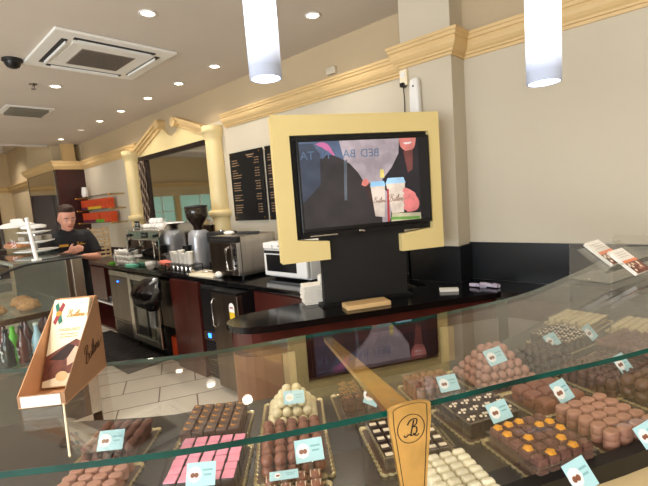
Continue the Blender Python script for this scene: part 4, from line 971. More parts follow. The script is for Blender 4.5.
    for z, a, b_, ox, fr in ((-.035, .070, .0745, -.026, .1), (0, .080, .0775, -.024, .15), (.035, .086, .0800, -.018, .2), (.060, .090, .079, -.012, .55), (.080, .092, .074, -.006, .93), (.105, .084, .066, -.002, 1), (.128, .064, .050, .002, 1), (.140, .03, .026, .004, 1)):
        cap.append([H_((ox+a*math.cos(q)*(1 if math.cos(q) < 0 else fr), b_*math.sin(q), z)) for q in [2*PI*j/24 for j in range(24)]])
    hr.append(cap); hr.append(blob((.056, .0, .112), .034, (.9, 1.5, .75))); hr.append(blob((.068, .012, .124), .024, (.9, 1.3, .7)))
    blend(hr, 'hair', M['hair'], .007, b, 2)
    for s in (-1, 1):
        mb = MB(); mb.ball(H_((.0795, s*.029, .002)), .0105, M['eyew'], 12, 8, (1, 1, .8)); mb.ball(H_((.0875, s*.029, -.001)), .0055, M['iris'], 10, 6)
        mb.build('eye', b)
        mb = MB(); mb.tube([H_((.088, s*.012, .022)), H_((.091, s*.03, .027)), H_((.079, s*.048, .020))], [.003, .0042, .002], M['hair'], 6); mb.build('eyebrow', b)
        mb = MB(); mb.tube([H_((.083, s*.017, .007)), H_((.0905, s*.029, .011)), H_((.079, s*.042, .006))], .0028, M['skin'], 6); mb.build('eyelid', b)
    MB().tube([H_((.080, -.022, -.066)), H_((.0915, 0, -.063)), H_((.080, .022, -.066))], [.003, .0055, .003], M['lip'], 8).build('mouth', b)
person()

# ---------------------------------------------------------------- drinks and cake case at the left
DX = -3.30
def case_profile(n=14, ins=0.0):
    # y = customer side to staff side, z; curved front
    P = [(.30+ins, .12), (.30+ins, .70)]
    for k in range(n+1):
        a = PI/2*k/n; P.append((.72-(.42-ins)*math.cos(a)**1.0, .86+(.40-ins)*math.sin(a)))
    P.append((1.0, 1.262-ins)); return P
Ts = Matrix(((0, 0, 1, 0), (1, 0, 0, 0), (0, 1, 0, 0), (0, 0, 0, 1)))    # xy -> yz, z -> x
t = empty('drinks_display_case', (DX, 0, 0), 0, 'curved glass refrigerated display case with bottles on its lower shelves', 'display case')
CL = -2.0
prof = case_profile()
MB().prism([(.28, .0), (1.0, .0), (1.0, .12), (.28, .12)], CL, .0, M['steel'], T=Ts).build('base', t)
# end glass with a dark bead along the curve
MB().prism([p for p in prof]+[(1.0, .12)], -.014, -.006, M['cglass'], T=Ts).build('end_glass', t)
MB().tube([(0.0, y, z) for y, z in prof[1:]], .007, M['matblack'], 8).build('edge_bead', t)
MB().loft([[(x, y, z) for y, z in prof[1:]] for x in (CL, -.015)], M['cglass'], False, True, closed=False).build('curved_front_glass', t)
MB().box((-.05, .93, 0), (.0, 1.0, 1.262), M['steel']).box((-.03, .895, .12), (-.005, .929, 1.255), M['steeld']).build('corner_post', t, bevel=.004)
MB().box((CL, .96, .12), (-.05, 1.0, 1.25), M['steeld']).build('rear_doors', t)
MB().box((CL, .62, 1.262), (0, 1.02, 1.272), M['cglass']).box((CL, .60, 1.255), (0, .62, 1.275), M['steel']).build('top_glass', t)
for z, y0 in ((.925, .345), (.60, .32)):
    MB().box((CL, y0, z-.012), (-.016, .928, z), M['cglass']).box((CL, y0-.012, z-.028), (-.016, y0, z+.006), M['steel']).box((-.018, y0, z-.032), (-.006, .89, z+.004), M['steel']).build('shelf', t)
MB().box((CL, .32, .25), (-.016, .928, .26), M['steeld']).build('shelf', t)
MB().box((CL+.05, .50, 1.19), (-.1, .54, 1.205), emit('case_light_glow', (240, 250, 245), 3)).build('light_tube', t)
# bottles
def drink(x, y, z, m, label, cap='white', h=.25, lab='white'):
    t = empty('drink_bottle', (x, y, z), -.9, label, 'bottle', None)
    MB().lathe([(.034, 0), (.037, .01), (.037, h*.52), (.030, h*.62), (.015, h*.76), (.0135, h*.94)], M[m], seg=20).build('glass_body', t)
    MB().lathe([(.016, h*.94), (.016, h)], M[cap], seg=14).build('cap', t)
    # white hand lettering on the bottle
    mb = MB(); rr = .0378
    for k, zz in enumerate((h*.40, h*.30, h*.20)):
        for j in range(5-k % 2):
            a0 = -1.35+j*.27
            pts = [(rr*math.cos(a0+u), rr*math.sin(a0+u), zz+v) for u, v in ((0, -.006), (.05, .012), (.1, -.008), (.15, .01), (.22, -.004))]
            mb.tube(pts, .0024, M[lab], 4)
    mb.build('lettering', t)
    return t
for i, (y, m, lb, cp) in enumerate(((.52, 'bottle', 'dark brown bottle with white lettering, leftmost in the drinks case', 'black'), (.605, 'redb', 'amber bottle with white lettering in the drinks case', 'black'),
                                  (.69, 'blueb', 'pale blue and white bottle in the drinks case', 'white'), (.80, 'bottle', 'dark bottle near the corner post of the drinks case', 'black'))):
    drink(DX-.10, y, .601, m, lb, cp)
tag(MB().lathe([(.03, 0), (.034, .06), (.030, .16), (.014, .20), (.014, .24)], M['bright'], seg=16).build('drink_bottle', loc=(DX-.20, .575, .601)), 'bright green bottle between the brown and amber bottles', 'bottle')
for i in range(8):
    k = i % 4; drink(DX-.34-.12*(i//4), .42+.13*k, .601, ('redb', 'bottle')[(i+k) % 2], 'dark bottle standing in the rear rows of the drinks case', 'black').__setitem__('group', 'rear rows of bottles in the drinks case')
for i in range(5):
    tag(MB().lathe([(.05, 0), (.075, .012), (.075, .02), (.055, .06), (.01, .075)], M['nut'], seg=18).build('pastry', loc=(DX-.25-.2*(i % 3), .5+.2*(i//3), .926)), 'pale golden pastry on the upper shelf of the display case', 'pastry', 'pastries on the upper shelf of the display case')
# on top: cake under a dome, tiered white dishes, white pole
p = at(12, 254, 1.275)
cx_, cy_ = -4.72, .935
t = empty('cake_dome', (cx_, cy_, 1.273), 0, 'glass dome with a white lid over a flat cake on a stand', 'cake dome')
MB().lathe([(.07, 0), (.04, .008), (.03, .016), (.15, .022), (.155, .03), (.005, .03)], M['cglass'], seg=28).build('stand', t)
MB().lathe([(.135, .032), (.137, .20), (.130, .21)], M['cglass'], seg=28, caps=False).build('dome', t)
MB().lathe([(.140, .212), (.140, .232), (.11, .25), (.05, .26), (.05, .285), (.03, .292)], M['white'], seg=28).build('lid', t)
t = empty('flat_cake', (cx_, cy_, 1.304), 0, 'round golden cake with red topping inside the glass dome', 'cake')
MB().lathe([(.115, 0), (.125, .01), (.12, .035), (.11, .04)], M['cake'], seg=24).build('cake_base', t)
mb = MB(); rr = random.Random(4)
for i in range(22):
    a = rr.uniform(0, 2*PI); q = rr.uniform(0, .10); mb.ball((q*math.cos(a), q*math.sin(a), .044), .011, M['berry'], 8, 6)
mb.build('topping', t)
t = empty('tiered_stand', (-4.02, .90, 1.273), 0, 'three tier stand of white dishes beside the cake dome', 'stand')
for k, (r, z) in enumerate(((.15, .012), (.13, .085), (.115, .16))):
    MB().lathe([(r*.5, z), (r, z+.014), (r+.006, z+.022), (r*.96, z+.02), (.01, z+.008)], M['porcelain'], seg=26).build('dish', t)
MB().lathe([(.05, 0), (.012, .012), (.008, .2), (.012, .215)], M['chrome'], seg=14).build('stem', t)
MB().lathe([(.085, .205), (.09, .225), (.06, .235), (.01, .24)], M['porcelain'], seg=24).build('top_lid', t)
for k in range(6):
    a = k*PI/3; tag(MB().rbox((-.03, -.022, 0), (.03, .022, .04), M['greyp'], .008).build('pastry_slice', loc=(-4.02+.085*math.cos(a), .90+.085*math.sin(a), 1.273+.107), rot=(0, 0, a)), 'grey-brown cake slice on the middle dish of the tiered stand', 'cake slice', 'slices on the tiered stand')
t = empty('counter_pole', (-3.37, .745, 1.273), 0, 'slim white leaning pole on top of the display case', 'pole')
MB().tube([(0, 0, .0), (-.035, -.015, .29)], .012, M['white'], 12).lathe([(.03, 0), (.03, .012)], M['white'], seg=16).build('rod', t)

# ---------------------------------------------------------------- chocolate display counter
def smooth_row(P, k=4): return spline(P, k)
GF = [(-1.30, -.42), (-1.00, -.18), (-.74, .08), (-.54, .31), (-.385, .54), (-.255, .77), (-.10, 1.04), (.03, 1.36), (.10, 1.75), (.13, 2.2), (.13, 2.72)]
GB = [(-1.56, -.05), (-1.28, .15), (-1.075, .33), (-.90, .53), (-.76, .77), (-.635, .95), (-.555, 1.12), (-.46, 1.36), (-.415, 1.62), (-.375, 1.98), (-.35, 2.49)]
DF = [(-1.29, -.33), (-1.03, -.12), (-.79, .13), (-.59, .36), (-.44, .60), (-.30, .86), (-.14, 1.14), (-.02, 1.42), (.06, 1.8), (.08, 2.2), (.08, 2.49)]
DB = [(-1.80, .02), (-1.60, .22), (-1.40, .40), (-1.22, .57), (-1.08, .77), (-.95, .99), (-.80, 1.20), (-.69, 1.47), (-.62, 1.77), (-.58, 2.1), (-.56, 2.49)]
GZ = 1.200; DZ = .92
gf, gb, df, db = map(smooth_row, (GF, GB, DF, DB))
t = empty('chocolate_counter', (0, 0, 0), 0, 'curved glass-topped chocolate display counter in the foreground', 'display counter')
MB().strip(df, db, DZ-.03, DZ, M['deck']).build('display_deck', t)
MB().strip(gf, gb, GZ-.010, GZ, M['glass'], M['edge']).build('glass_top', t)
# front glass from the deck rail up to the top
rail = [(x*1.0, y*1.0) for x, y in df]
top = [(f_[0]+(b_[0]-f_[0])*.05, f_[1]+(b_[1]-f_[1])*.05) for f_, b_ in zip(gf, gb)]
MB().loft([[(x, y, DZ+.012) for x, y in rail], [(x, y, GZ-.011) for x, y in top]], M['glass'], False, True, closed=False).build('front_glass', t)
rout = [(f_[0]-(b_[0]-f_[0])*.05, f_[1]-(b_[1]-f_[1])*.05) for f_, b_ in zip(df, db)]
MB().strip(rout, df, DZ-.03, DZ+.012, M['black']).build('front_rail', t)
rin = [(f_[0]+(b_[0]-f_[0])*.05, f_[1]+(b_[1]-f_[1])*.05) for f_, b_ in zip(df, db)]
rout2 = [(f_[0]-(b_[0]-f_[0])*.30, f_[1]-(b_[1]-f_[1])*.30) for f_, b_ in zip(df, db)]
MB().strip(rout2, rout, DZ-.06, DZ-.03, M['beige']).build('customer_ledge', t)
MB().strip(rout, db, .0, DZ-.031, M['tanwood']).build('body', t)
# pane joint at the left
pj0 = at(70, 457, GZ); pj1 = at(63, 400, GZ)
MB().tube([(pj0.x, pj0.y, GZ+.0015), (pj1.x, pj1.y, GZ+.0015)], .0016, M['cream'], 6).build('pane_joint', t)
# bracket: tapered brass arm under the glass and front plate
def bracket(i0, label=None):
    f0 = Vector((*GF[i0], GZ)); b0 = Vector((*GB[i0], GZ)); d = (b0-f0); L = d.length; d.normalize(); n = Vector((-d.y, d.x, 0))
    return f0, b0, d, n, L
f0 = at(406, 408, GZ); b0 = at(327, 333, GZ); d = (b0-f0); L = d.length; d.normalize(); n = Vector((d.y, -d.x, 0))
f1 = f0-d*.004
w0, w1 = .024, .010
q = [(f1+n*w0), (b0+n*w1), (b0-n*w1), (f1-n*w0)]
br = MB()
br.add([(v.x, v.y, GZ-.0105) for v in q]+[(v.x, v.y, GZ-.022) for v in q], [(0, 1, 2, 3), (7, 6, 5, 4), (0, 4, 5, 1), (1, 5, 6, 2), (2, 6, 7, 3), (3, 7, 4, 0)], M['brass'])
ar = br.build('bracket_arm', t)
mb = MB()
for k in (.12, .34, .6, .95):
    c = f0.lerp(b0, k); mb.lathe([(.004, -.0), (.004, .0004)], M['chrome'], (c.x, c.y, GZ-.0104), 10)
mb.build('screws', ar)
# front plate: leaf of brass hanging from the glass edge, facing the customer
cdir = -d; zt = GZ+.012
Tp = frame_T((f0.x+cdir.x*.008, f0.y+cdir.y*.008, 0), (n.x, n.y, 0), (0, 0, 1))
sgn = 1 if (Tp.to_3x3()@Vector((0, 0, 1))).dot(cdir) > 0 else -1
if sgn < 0: n = -n; Tp = frame_T((f0.x+cdir.x*.008, f0.y+cdir.y*.008, 0), (n.x, n.y, 0), (0, 0, 1))
PW = .037
pts = [(-.017, zt-.32), (.017, zt-.32), (.022, zt-.15), (.030, zt-.085), (PW, zt-.030), (PW+.0005, zt-.004)]
pts += [(PW*math.cos(a), zt-.004+.007*math.sin(a)) for a in [PI*k/10 for k in range(1, 10)]]
pts += [(-PW-.0005, zt-.004), (-PW, zt-.030), (-.030, zt-.085), (-.022, zt-.15)]
pl = MB().prism(pts, 0, .006, mat('brass_plate', (226, 184, 112), .3, .9, var=.25, scale=14), T=Tp).build('bracket_plate', t, bevel=.0008)
mb = MB()
def rim(k): return [(x*k, (y-(zt-.05))*(.97 if y > zt-.05 else 1)+(zt-.05)) for x, y in pts]
r_ = rim(.80); r_.append(r_[0])
T2 = Tp@Matrix.Translation((0, 0, .0064))
for i in range(len(r_)-1): mb.ribbon([[r_[i], r_[i+1]]], .0013, M['ink'], T2)
cc = (0, zt-.040)
circ = [(cc[0]+.024*math.cos(2*PI*k/28), cc[1]+.024*math.sin(2*PI*k/28)) for k in range(29)]
for i in range(28): mb.ribbon([[circ[i], circ[i+1]]], .0016, M['ink'], T2)
s_ = .0062
B_ = [[(-.2, -2.0), (.1, -.6), (.5, .8), (.9, 2.2)], [(-1.0, 1.1), (-.4, 2.0), (.6, 2.5), (1.7, 2.2), (1.5, 1.0), (.4, .35)], [(.4, .35), (1.5, .1), (1.5, -1.2), (.4, -1.9), (-.7, -1.5), (-1.6, -2.0), (-2.2, -1.5)], [(.5, -1.4), (1.4, -2.2), (2.2, -1.8)]]
mb.ribbon([[(cc[0]+x*s_, cc[1]+y*s_) for x, y in st] for st in B_], .0026, M['ink'], T2)
mb.build('emblem', pl)

# ---- trays and chocolates
def dir_(deg): a = math.radians(deg); return Vector((math.cos(a), math.sin(a), 0))
def tray(cx, cy, deg, w, l, label, box=0., bm_='gold', z=DZ):
    """gold scalloped card tray, optional low clear box on it"""
    t = empty('chocolate_tray', (cx, cy, z+.0005), math.radians(deg), label, 'tray')
    P = []
    for (xa, ya), (xb, yb) in (((-w/2, -l/2), (w/2, -l/2)), ((w/2, -l/2), (w/2, l/2)), ((w/2, l/2), (-w/2, l/2)), ((-w/2, l/2), (-w/2, -l/2))):
        n_ = max(3, round(math.hypot(xb-xa, yb-ya)/.016)); ex_, ey_ = (xb-xa)/n_, (yb-ya)/n_; L_ = math.hypot(ex_, ey_); nx_, ny_ = ey_/L_, -ex_/L_
        for k in range(n_):
            for q in range(4):
                u = q/4; b_ = .004*math.sin(PI*u); P.append((xa+ex_*(k+u)+nx_*b_, ya+ey_*(k+u)+ny_*b_))
    n_ = len(P); mb = MB().prism([(x*.93, y*.93) for x, y in P], .0002, .0021, M['traybase']).prism(P, 0, .0015, M[bm_])
    inn = [(x*.955, y*.955) for x, y in P]
    mb.add([(x, y, .0065) for x, y in P]+[(x, y, .0016) for x, y in inn], [(i, (i+1) % n_, n_+(i+1) % n_, n_+i) for i in range(n_)], M[bm_])
    mb.add([(x, y, .0065) for x, y in P]+[(x, y, .0) for x, y in P], [(i, n_+i, n_+(i+1) % n_, (i+1) % n_) for i in range(n_)], M[bm_])
    mb.build('scalloped_card', t)
    if box:
        a, b = w/2-.012, l/2-.012; h = box; k = .004
        mb = MB()
        for xa, ya, xb, yb in ((-a, -b, a, -b+.001), (-a, b-.001, a, b), (-a, -b, -a+.001, b), (a-.001, -b, a, b)): mb.box((xa, ya, .002), (xb, yb, h), M['boxc'])
        mb.box((-a-k, -b-k, h), (a+k, -b, h+.0015), M['boxc']).box((-a-k, b, h), (a+k, b+k, h+.0015), M['boxc']).box((-a-k, -b, h), (-a, b, h+.0015), M['boxc']).box((a, -b, h), (a+k, b, h+.0015), M['boxc'])
        mb.build('clear_box', t)
    return t
def put(meshes, name, loc, rz, label, cat, group, rx=0.):
    """one chocolate: first mesh is the piece, the others are its toppings"""
    o = bpy.data.objects.new(name, meshes[0]); COL.objects.link(o); o.location = loc; o.rotation_euler = (rx, 0, rz); tag(o, label, cat, group)
    for nm, m_ in meshes[1:] and [(meshes[i], meshes[i+1]) for i in range(1, len(meshes), 2)]:
        c = bpy.data.objects.new(nm, m_); COL.objects.link(c); c.parent = o
    return o
def grid(cx, cy, deg, nx, ny, px_, py_, z, meshes, name, label, group, layers=1, lh=.02, jit=.0008, shrink=(0, 0), jr=.05, keep=None, offs=(0, 0)):
    r = random.Random(hash(group) % 1000 if False else len(group)*7+nx)
    u, v = dir_(deg), dir_(deg+90)
    for k in range(layers):
        mx_, my_ = nx-k*shrink[0], ny-k*shrink[1]
        for i in range(mx_):
            for j in range(my_):
                if keep and not keep(i, j, k): continue
                a = (i-(mx_-1)/2)*px_+r.uniform(-jit, jit)+offs[0]*k; b = (j-(my_-1)/2)*py_+r.uniform(-jit, jit)+offs[1]*k
                p = Vector((cx, cy, z+k*lh))+u*a+v*b
                put(meshes, name, p, math.radians(deg)+r.uniform(-jr, jr), label, 'chocolate', group)
def sphere_mesh(r, m, sq=1., seg=14, rg=9):
    return MB().ball((0, 0, r*sq), r, M[m], seg, rg, (1, 1, sq)).mesh('truffle')
TZ = DZ+.0025
def cube_mesh(w, l, h, m, r=.004, T=None): return MB().rbox((-w/2, -l/2, 0), (w/2, l/2, h), M[m], r, T=T).mesh('piece')
def log_mesh(L, r, m, rough=0.):
    mb = MB(); rings = []
    for i in range(9):
        u = i/8; rr = r*math.sqrt(max(.02, 1-(2*u-1)**4)); rings.append([((u-.5)*L, rr*math.cos(a)*(1+rough*noise.noise(Vector((u*9, math.cos(a)*3, math.sin(a)*3)))), r+rr*math.sin(a)*(1+rough*noise.noise(Vector((u*9+4, math.cos(a)*3, math.sin(a)*3))))) for a in [2*PI*j/12 for j in range(12)]])
    return mb.loft(rings, M[m]).mesh('piece')
def oval_mesh(a, b, h, m):
    mb = MB(); return mb.loft([[(a*s*math.cos(q), b*s*math.sin(q), z) for q in [2*PI*j/20 for j in range(20)]] for s, z in ((.96, 0), (1, h*.2), (1, h*.75), (.93, h*.93), (.8, h))], M[m]).mesh('piece')
def blobs(n, w, l, z, r, m, seed=1, name='topping'):
    rr = random.Random(seed); mb = MB()
    for _ in range(n): mb.ball((rr.uniform(-w/2, w/2), rr.uniform(-l/2, l/2), z), r*rr.uniform(.7, 1.2), M[m], 7, 5, (1, 1, .7))
    return mb.mesh(name)

# A  cocoa logs, far left
p = at(117, 433, .965); ang = 43
tray(p.x, p.y, ang, .165, .165, 'gold scalloped tray of cocoa dusted truffle logs, leftmost in the counter')
lm = log_mesh(.048, .0125, 'cocoa', .15)
for k, (ny, zz, sh_) in enumerate(((5, 0, 0), (5, .021, 0), )):
    u, v = dir_(ang), dir_(ang+90)
    for i in range(5):
        for j in range(3):
            q = Vector((p.x, p.y, TZ+k*.0235))+u*((i-2)*.0275+(0.004 if k else 0))+v*((j-1)*.047)
            put([lm], 'chocolate_log', q, math.radians(ang+90)+random.uniform(-.08, .08), 'cocoa dusted truffle log in the pile behind the leftmost blue card', 'chocolate', 'cocoa dusted logs')
# A2 milk ovals in front of them, under the glass edge
p = at(93, 478, .945); ang = 43
tray(p.x, p.y, ang, .17, .15, 'gold scalloped tray of flat milk ovals at the bottom left of the counter')
om = oval_mesh(.0165, .0125, .014, 'milkp')
grid(p.x, p.y, ang, 4, 5, .0355, .027, TZ, [om], 'chocolate_oval', 'flat pale milk chocolate oval in the tray at the bottom left', 'flat milk ovals', 2, .0145)
# B  dark squares with orange specks; pink iced squares in front
ang = 45; cx, cy = -1.025, .592
tray(cx, cy, ang, .185, .175, 'gold scalloped tray of dark squares with orange crumbs')
sq = cube_mesh(.029, .029, .022, 'mid', .003); tp = blobs(3, .014, .014, .022, .0035, 'orangec', 3); sq2 = cube_mesh(.029, .029, .022, 'mid', .003)
grid(cx, cy, ang, 5, 5, .0315, .0305, TZ, [sq], 'chocolate_square', 'dark chocolate square of the lower layer behind the pink ones', 'dark squares, lower layer', 1)
grid(cx, cy, ang, 5, 5, .0315, .0305, TZ+.0225, [sq, 'topping', tp], 'chocolate_square', 'dark chocolate square with orange crumbs behind the pink ones', 'dark squares with orange crumbs', 1)
cx, cy = -.882, .478
tray(cx, cy, ang, .185, .185, 'gold scalloped tray of pink iced squares')
ps = cube_mesh(.030, .030, .018, 'darkc', .002); pt = MB().rbox((-.0135, -.0135, .0182), (.0135, .0135, .0205), M['pinkc'], .0015).mesh('icing')
grid(cx, cy, ang, 5, 6, .032, .0295, TZ, [ps], 'pink_square', 'dark square of the lower layer under the pink iced squares', 'pink squares, lower layer')
grid(cx, cy, ang, 5, 6, .032, .0295, TZ+.0185, [ps, 'icing', pt], 'pink_square', 'dark square chocolate with bright pink icing on top', 'pink iced squares')
# C  white truffle pyramid, milk truffles, striped truffles
def pyramid(cx, cy, deg, nx, ny, pitch, mesh, name, label, group, layers, back=0.):
    lh = pitch*.74
    r = random.Random(nx*31+ny)
    u, v = dir_(deg), dir_(deg+90)
    for k in range(layers):
        for i in range(nx-k):
            for j in range(ny-k):
                p = Vector((cx, cy, TZ+k*lh))+u*((i-(nx-k-1)/2)*pitch)+v*((j-(ny-k-1)/2)*pitch+back*k)
                put(mesh, name, p, r.uniform(0, 6), label, 'chocolate', group)
wt = sphere_mesh(.0142, 'whitec')
cx, cy, ang = -.905, .775, 47
tray(cx, cy, ang, .175, .165, 'gold scalloped tray under the white truffle pyramid')
pyramid(cx, cy, ang, 5, 5, .0285, [wt], 'white_truffle', 'round white chocolate truffle in the stepped pyramid pile', 'white truffles', 4)
mt = sphere_mesh(.0148, 'milk')
cx, cy, ang = -.765, .645, 49
tray(cx, cy, ang, .18, .20, 'gold scalloped tray of round milk truffles right in front of the white ones')
grid(cx, cy, ang, 5, 6, .0300, .0300, TZ, [mt], 'milk_truffle', 'round milk chocolate truffle of the lower layer beside the white pile', 'milk truffles, lower layer', 1)
grid(cx, cy, ang, 5, 6, .0300, .0300, TZ+.026, [mt], 'milk_truffle', 'round milk chocolate truffle in the top rows before the white pile', 'milk truffles, top layer', 1)
cx, cy, ang = -.625, .520, 49
tray(cx, cy, ang, .16, .13, 'clear topped tray of striped truffles at the bottom centre', .03)
sm_ = MB()
for k in range(3): sm_.tube([(-.010+.009*k, -.010*math.sin(1.2)*1, .0215), (-.012+.009*k+.002, 0, .0302), (-.010+.009*k+.004, .010, .0220)], .0009, M['nib'], 5)
sm_ = sm_.mesh('drizzle')
grid(cx, cy, ang, 4, 3, .031, .031, TZ+.028, [mt, 'drizzle', sm_], 'striped_truffle', 'milk truffle with thin white stripes at the bottom centre', 'striped milk truffles', 1)
grid(cx, cy, ang, 4, 3, .031, .031, TZ, [mt], 'milk_truffle', 'milk truffle under the striped ones at the bottom centre', 'milk truffles under the striped ones', 1)
# D  crispy clusters left of the bracket, domino pieces
cx, cy, ang = -.785, .925, 52
tray(cx, cy, ang, .13, .17, 'gold scalloped tray of crispy clusters behind the bracket arm', .02)
cl = MB(); rr = random.Random(9); cl.rbox((-.013, -.013, 0), (.013, .013, .016), M['mid'], .003)
for _ in range(16):
    a = rr.uniform(0, 6.28); b = Vector((rr.uniform(-.010, .010), rr.uniform(-.010, .010), .017)); cl.tube([tuple(b), tuple(b+Vector((.008*math.cos(a), .008*math.sin(a), .006)))], .0012, M['nut'], 4)
cl = cl.mesh('piece')
grid(cx, cy, ang, 3, 4, .030, .030, TZ, [cl], 'crispy_cluster', 'crispy caramel topped cluster left of the brass bracket arm', 'crispy clusters', 3, .0185)
cx, cy, ang = -.565, .845, 53
tray(cx, cy, ang, .19, .20, 'gold scalloped tray of dark squares with white tops beside the brass plate', .035)
dm = cube_mesh(.024, .030, .026, 'darkc', .003); dt = MB().rbox((-.009, -.0055, .0262), (.009, .0055, .0285), M['nib'], .0015).mesh('white_top')
grid(cx, cy, ang, 6, 5, .0265, .0335, TZ, [dm, 'white_top', dt], 'domino_chocolate', 'dark chocolate with a white bar on top near the brass plate', 'dark chocolates with white bars')
# E  milk cubes
cx, cy, ang = -.650, 1.125, 58
tray(cx, cy, ang, .158, .145, 'gold scalloped tray of small milk chocolate domes right of the bracket arm', .045)
cb = MB().loft([[(s*.0135*math.copysign(abs(math.cos(q))**.7, math.cos(q)), s*.0135*math.copysign(abs(math.sin(q))**.7, math.sin(q)), z) for q in [2*PI*j/16 for j in range(16)]] for s, z in ((1, 0), (1, .009), (.93, .015), (.75, .020), (.4, .0225))], M['milk']).mesh('piece')
grid(cx, cy, ang, 5, 4, .0285, .0315, TZ, [cb], 'milk_dome', 'small milk chocolate dome right of the bracket arm', 'small milk domes', 2, .0228)
# F  milk truffle pyramid
cx, cy, ang = -.535, 1.325, 60
tray(cx, cy, ang, .22, .20, 'gold scalloped tray under the tall milk truffle pyramid')
mp_ = sphere_mesh(.0148, 'milkp')
pyramid(cx, cy, ang, 7, 6, .029, [mp_], 'pale_truffle', 'dusty milk truffle in the tall pyramid right of centre', 'milk truffle pyramid', 5)
# G  dark block with white nibs, in a clear box
cx, cy, ang = -.475, 1.055, 62
tray(cx, cy, ang, .182, .172, 'gold scalloped tray of dark chocolates sprinkled with white nibs', .045)
gd = cube_mesh(.036, .036, .042, 'darkc', .004); gt = blobs(5, .024, .024, .044, .0038, 'nib', 5)
grid(cx, cy, ang, 4, 4, .0385, .0375, TZ, [gd, 'nibs', gt], 'nib_chocolate', 'dark chocolate sprinkled with white nibs in a clear box', 'dark chocolates with white nibs')
# H  milk squares
cx, cy, ang = -.355, 1.26, 62
tray(cx, cy, ang, .19, .165, 'gold scalloped tray of large glossy milk squares')
hm_ = MB().loft([[(s*.024*math.copysign(abs(math.cos(q))**.45, math.cos(q)), s*.0205*math.copysign(abs(math.sin(q))**.45, math.sin(q)), z) for q in [2*PI*j/20 for j in range(20)]] for s, z in ((1, 0), (1, .009), (.93, .014), (.78, .018))], M['milk']).mesh('piece')
grid(cx, cy, ang, 3, 3, .0505, .0435, TZ, [hm_], 'milk_pillow', 'large glossy milk chocolate square of the lower layer', 'glossy milk squares, lower layer')
grid(cx, cy, ang, 3, 3, .0505, .0435, TZ+.0183, [hm_], 'milk_pillow', 'large glossy milk chocolate square on top of the tray', 'glossy milk squares, top layer')
# I  orange topped squares
cx, cy, ang = -.300, .998, 62
tray(cx, cy, ang, .185, .178, 'gold scalloped tray of orange topped chocolates near the front glass', .03)
it = cube_mesh(.029, .029, .021, 'cocoa', .006)
io = MB().loft([[(r_*math.cos(a)*(1+.10*math.sin(5*a+1)+.06*math.sin(2*a)), r_*math.sin(a)*(1+.10*math.sin(5*a+1)+.06*math.sin(2*a)), z) for a in [2*PI*k/18 for k in range(18)]] for r_, z in ((.0115, .0212), (.0105, .0240), (.006, .0262), (.002, .0268))], M['orangec']).mesh('orange_top'); ig = MB().ball((0, 0, .021), .010, M['cocoa'], 10, 7, (1, 1, .5)).mesh('cocoa_top')
grid(cx, cy, ang, 5, 5, .032, .031, TZ, [it], 'truffle_square', 'cocoa dusted square of the lower layer under the orange topped ones', 'cocoa squares, lower layer')
u, v = dir_(ang), dir_(ang+90); rr = random.Random(12)
for i in range(5):
    for j in range(5):
        p = Vector((cx, cy, TZ+.0225))+u*((i-2)*.032)+v*((j-2)*.031); org = (i, j) in ((0, 1), (0, 3), (0, 4), (1, 0), (1, 2), (1, 4), (2, 4), (3, 0), (3, 1), (3, 3), (4, 2), (4, 3))
        put([it, 'orange_top', io] if org else [it, 'cocoa_top', ig], 'truffle_square', p, math.radians(ang)+rr.uniform(-.06, .06),
            'cocoa square with an orange crumb top near the front glass' if org else 'plain cocoa dusted square between the orange topped ones', 'chocolate', 'orange topped squares' if org else 'plain cocoa squares')
# J  pale milk ovals
cx, cy, ang = -.205, 1.20, 62
tray(cx, cy, ang, .20, .185, 'gold scalloped tray of pale milk lozenges at the right')
jo = oval_mesh(.0205, .0150, .020, 'milkp')
grid(cx, cy, ang, 4, 5, .0425, .0325, TZ, [jo], 'milk_lozenge', 'pale milk lozenge of the lower layer in the right tray', 'pale milk lozenges, lower layer')
grid(cx, cy, ang, 4, 5, .0425, .0325, TZ+.0205, [jo], 'milk_lozenge', 'pale milk chocolate lozenge on top of the right tray', 'pale milk lozenges, top layer')
# K  dark ball pile behind
cx, cy, ang = -.435, 1.50, 66
tray(cx, cy, ang, .20, .19, 'gold scalloped tray of small dark chocolate balls behind the milk squares')
kt = sphere_mesh(.0145, 'darkc')
pyramid(cx, cy, ang, 6, 6, .029, [kt], 'dark_truffle', 'glossy dark chocolate ball in the pile behind the milk squares', 'dark truffle pile', 3)
# L  dark with white sprinkles, far back
cx, cy, ang = -.44, 1.78, 72
tray(cx, cy, ang, .21, .17, 'gold scalloped tray of dark chocolates with pale flakes, far back', .045)
lt = blobs(6, .026, .026, .038, .0042, 'nib', 8)
ld = cube_mesh(.036, .036, .036, 'darkc', .006)
grid(cx, cy, ang, 5, 4, .0385, .0375, TZ, [ld, 'flakes', lt], 'flaked_chocolate', 'dark chocolate with pale flakes in the far back tray', 'dark chocolates with pale flakes')
# M  dark rows
cx, cy, ang = -.25, 1.50, 66
tray(cx, cy, ang, .23, .19, 'gold scalloped tray of dark round domes under the glass at the right')
grid(cx, cy, ang, 7, 6, .030, .029, TZ, [cube_mesh(.026, .026, .024, 'mid', .010)], 'dark_dome', 'small rounded brown chocolate in rows behind the pale lozenges', 'rounded brown chocolates', 2, .0245)
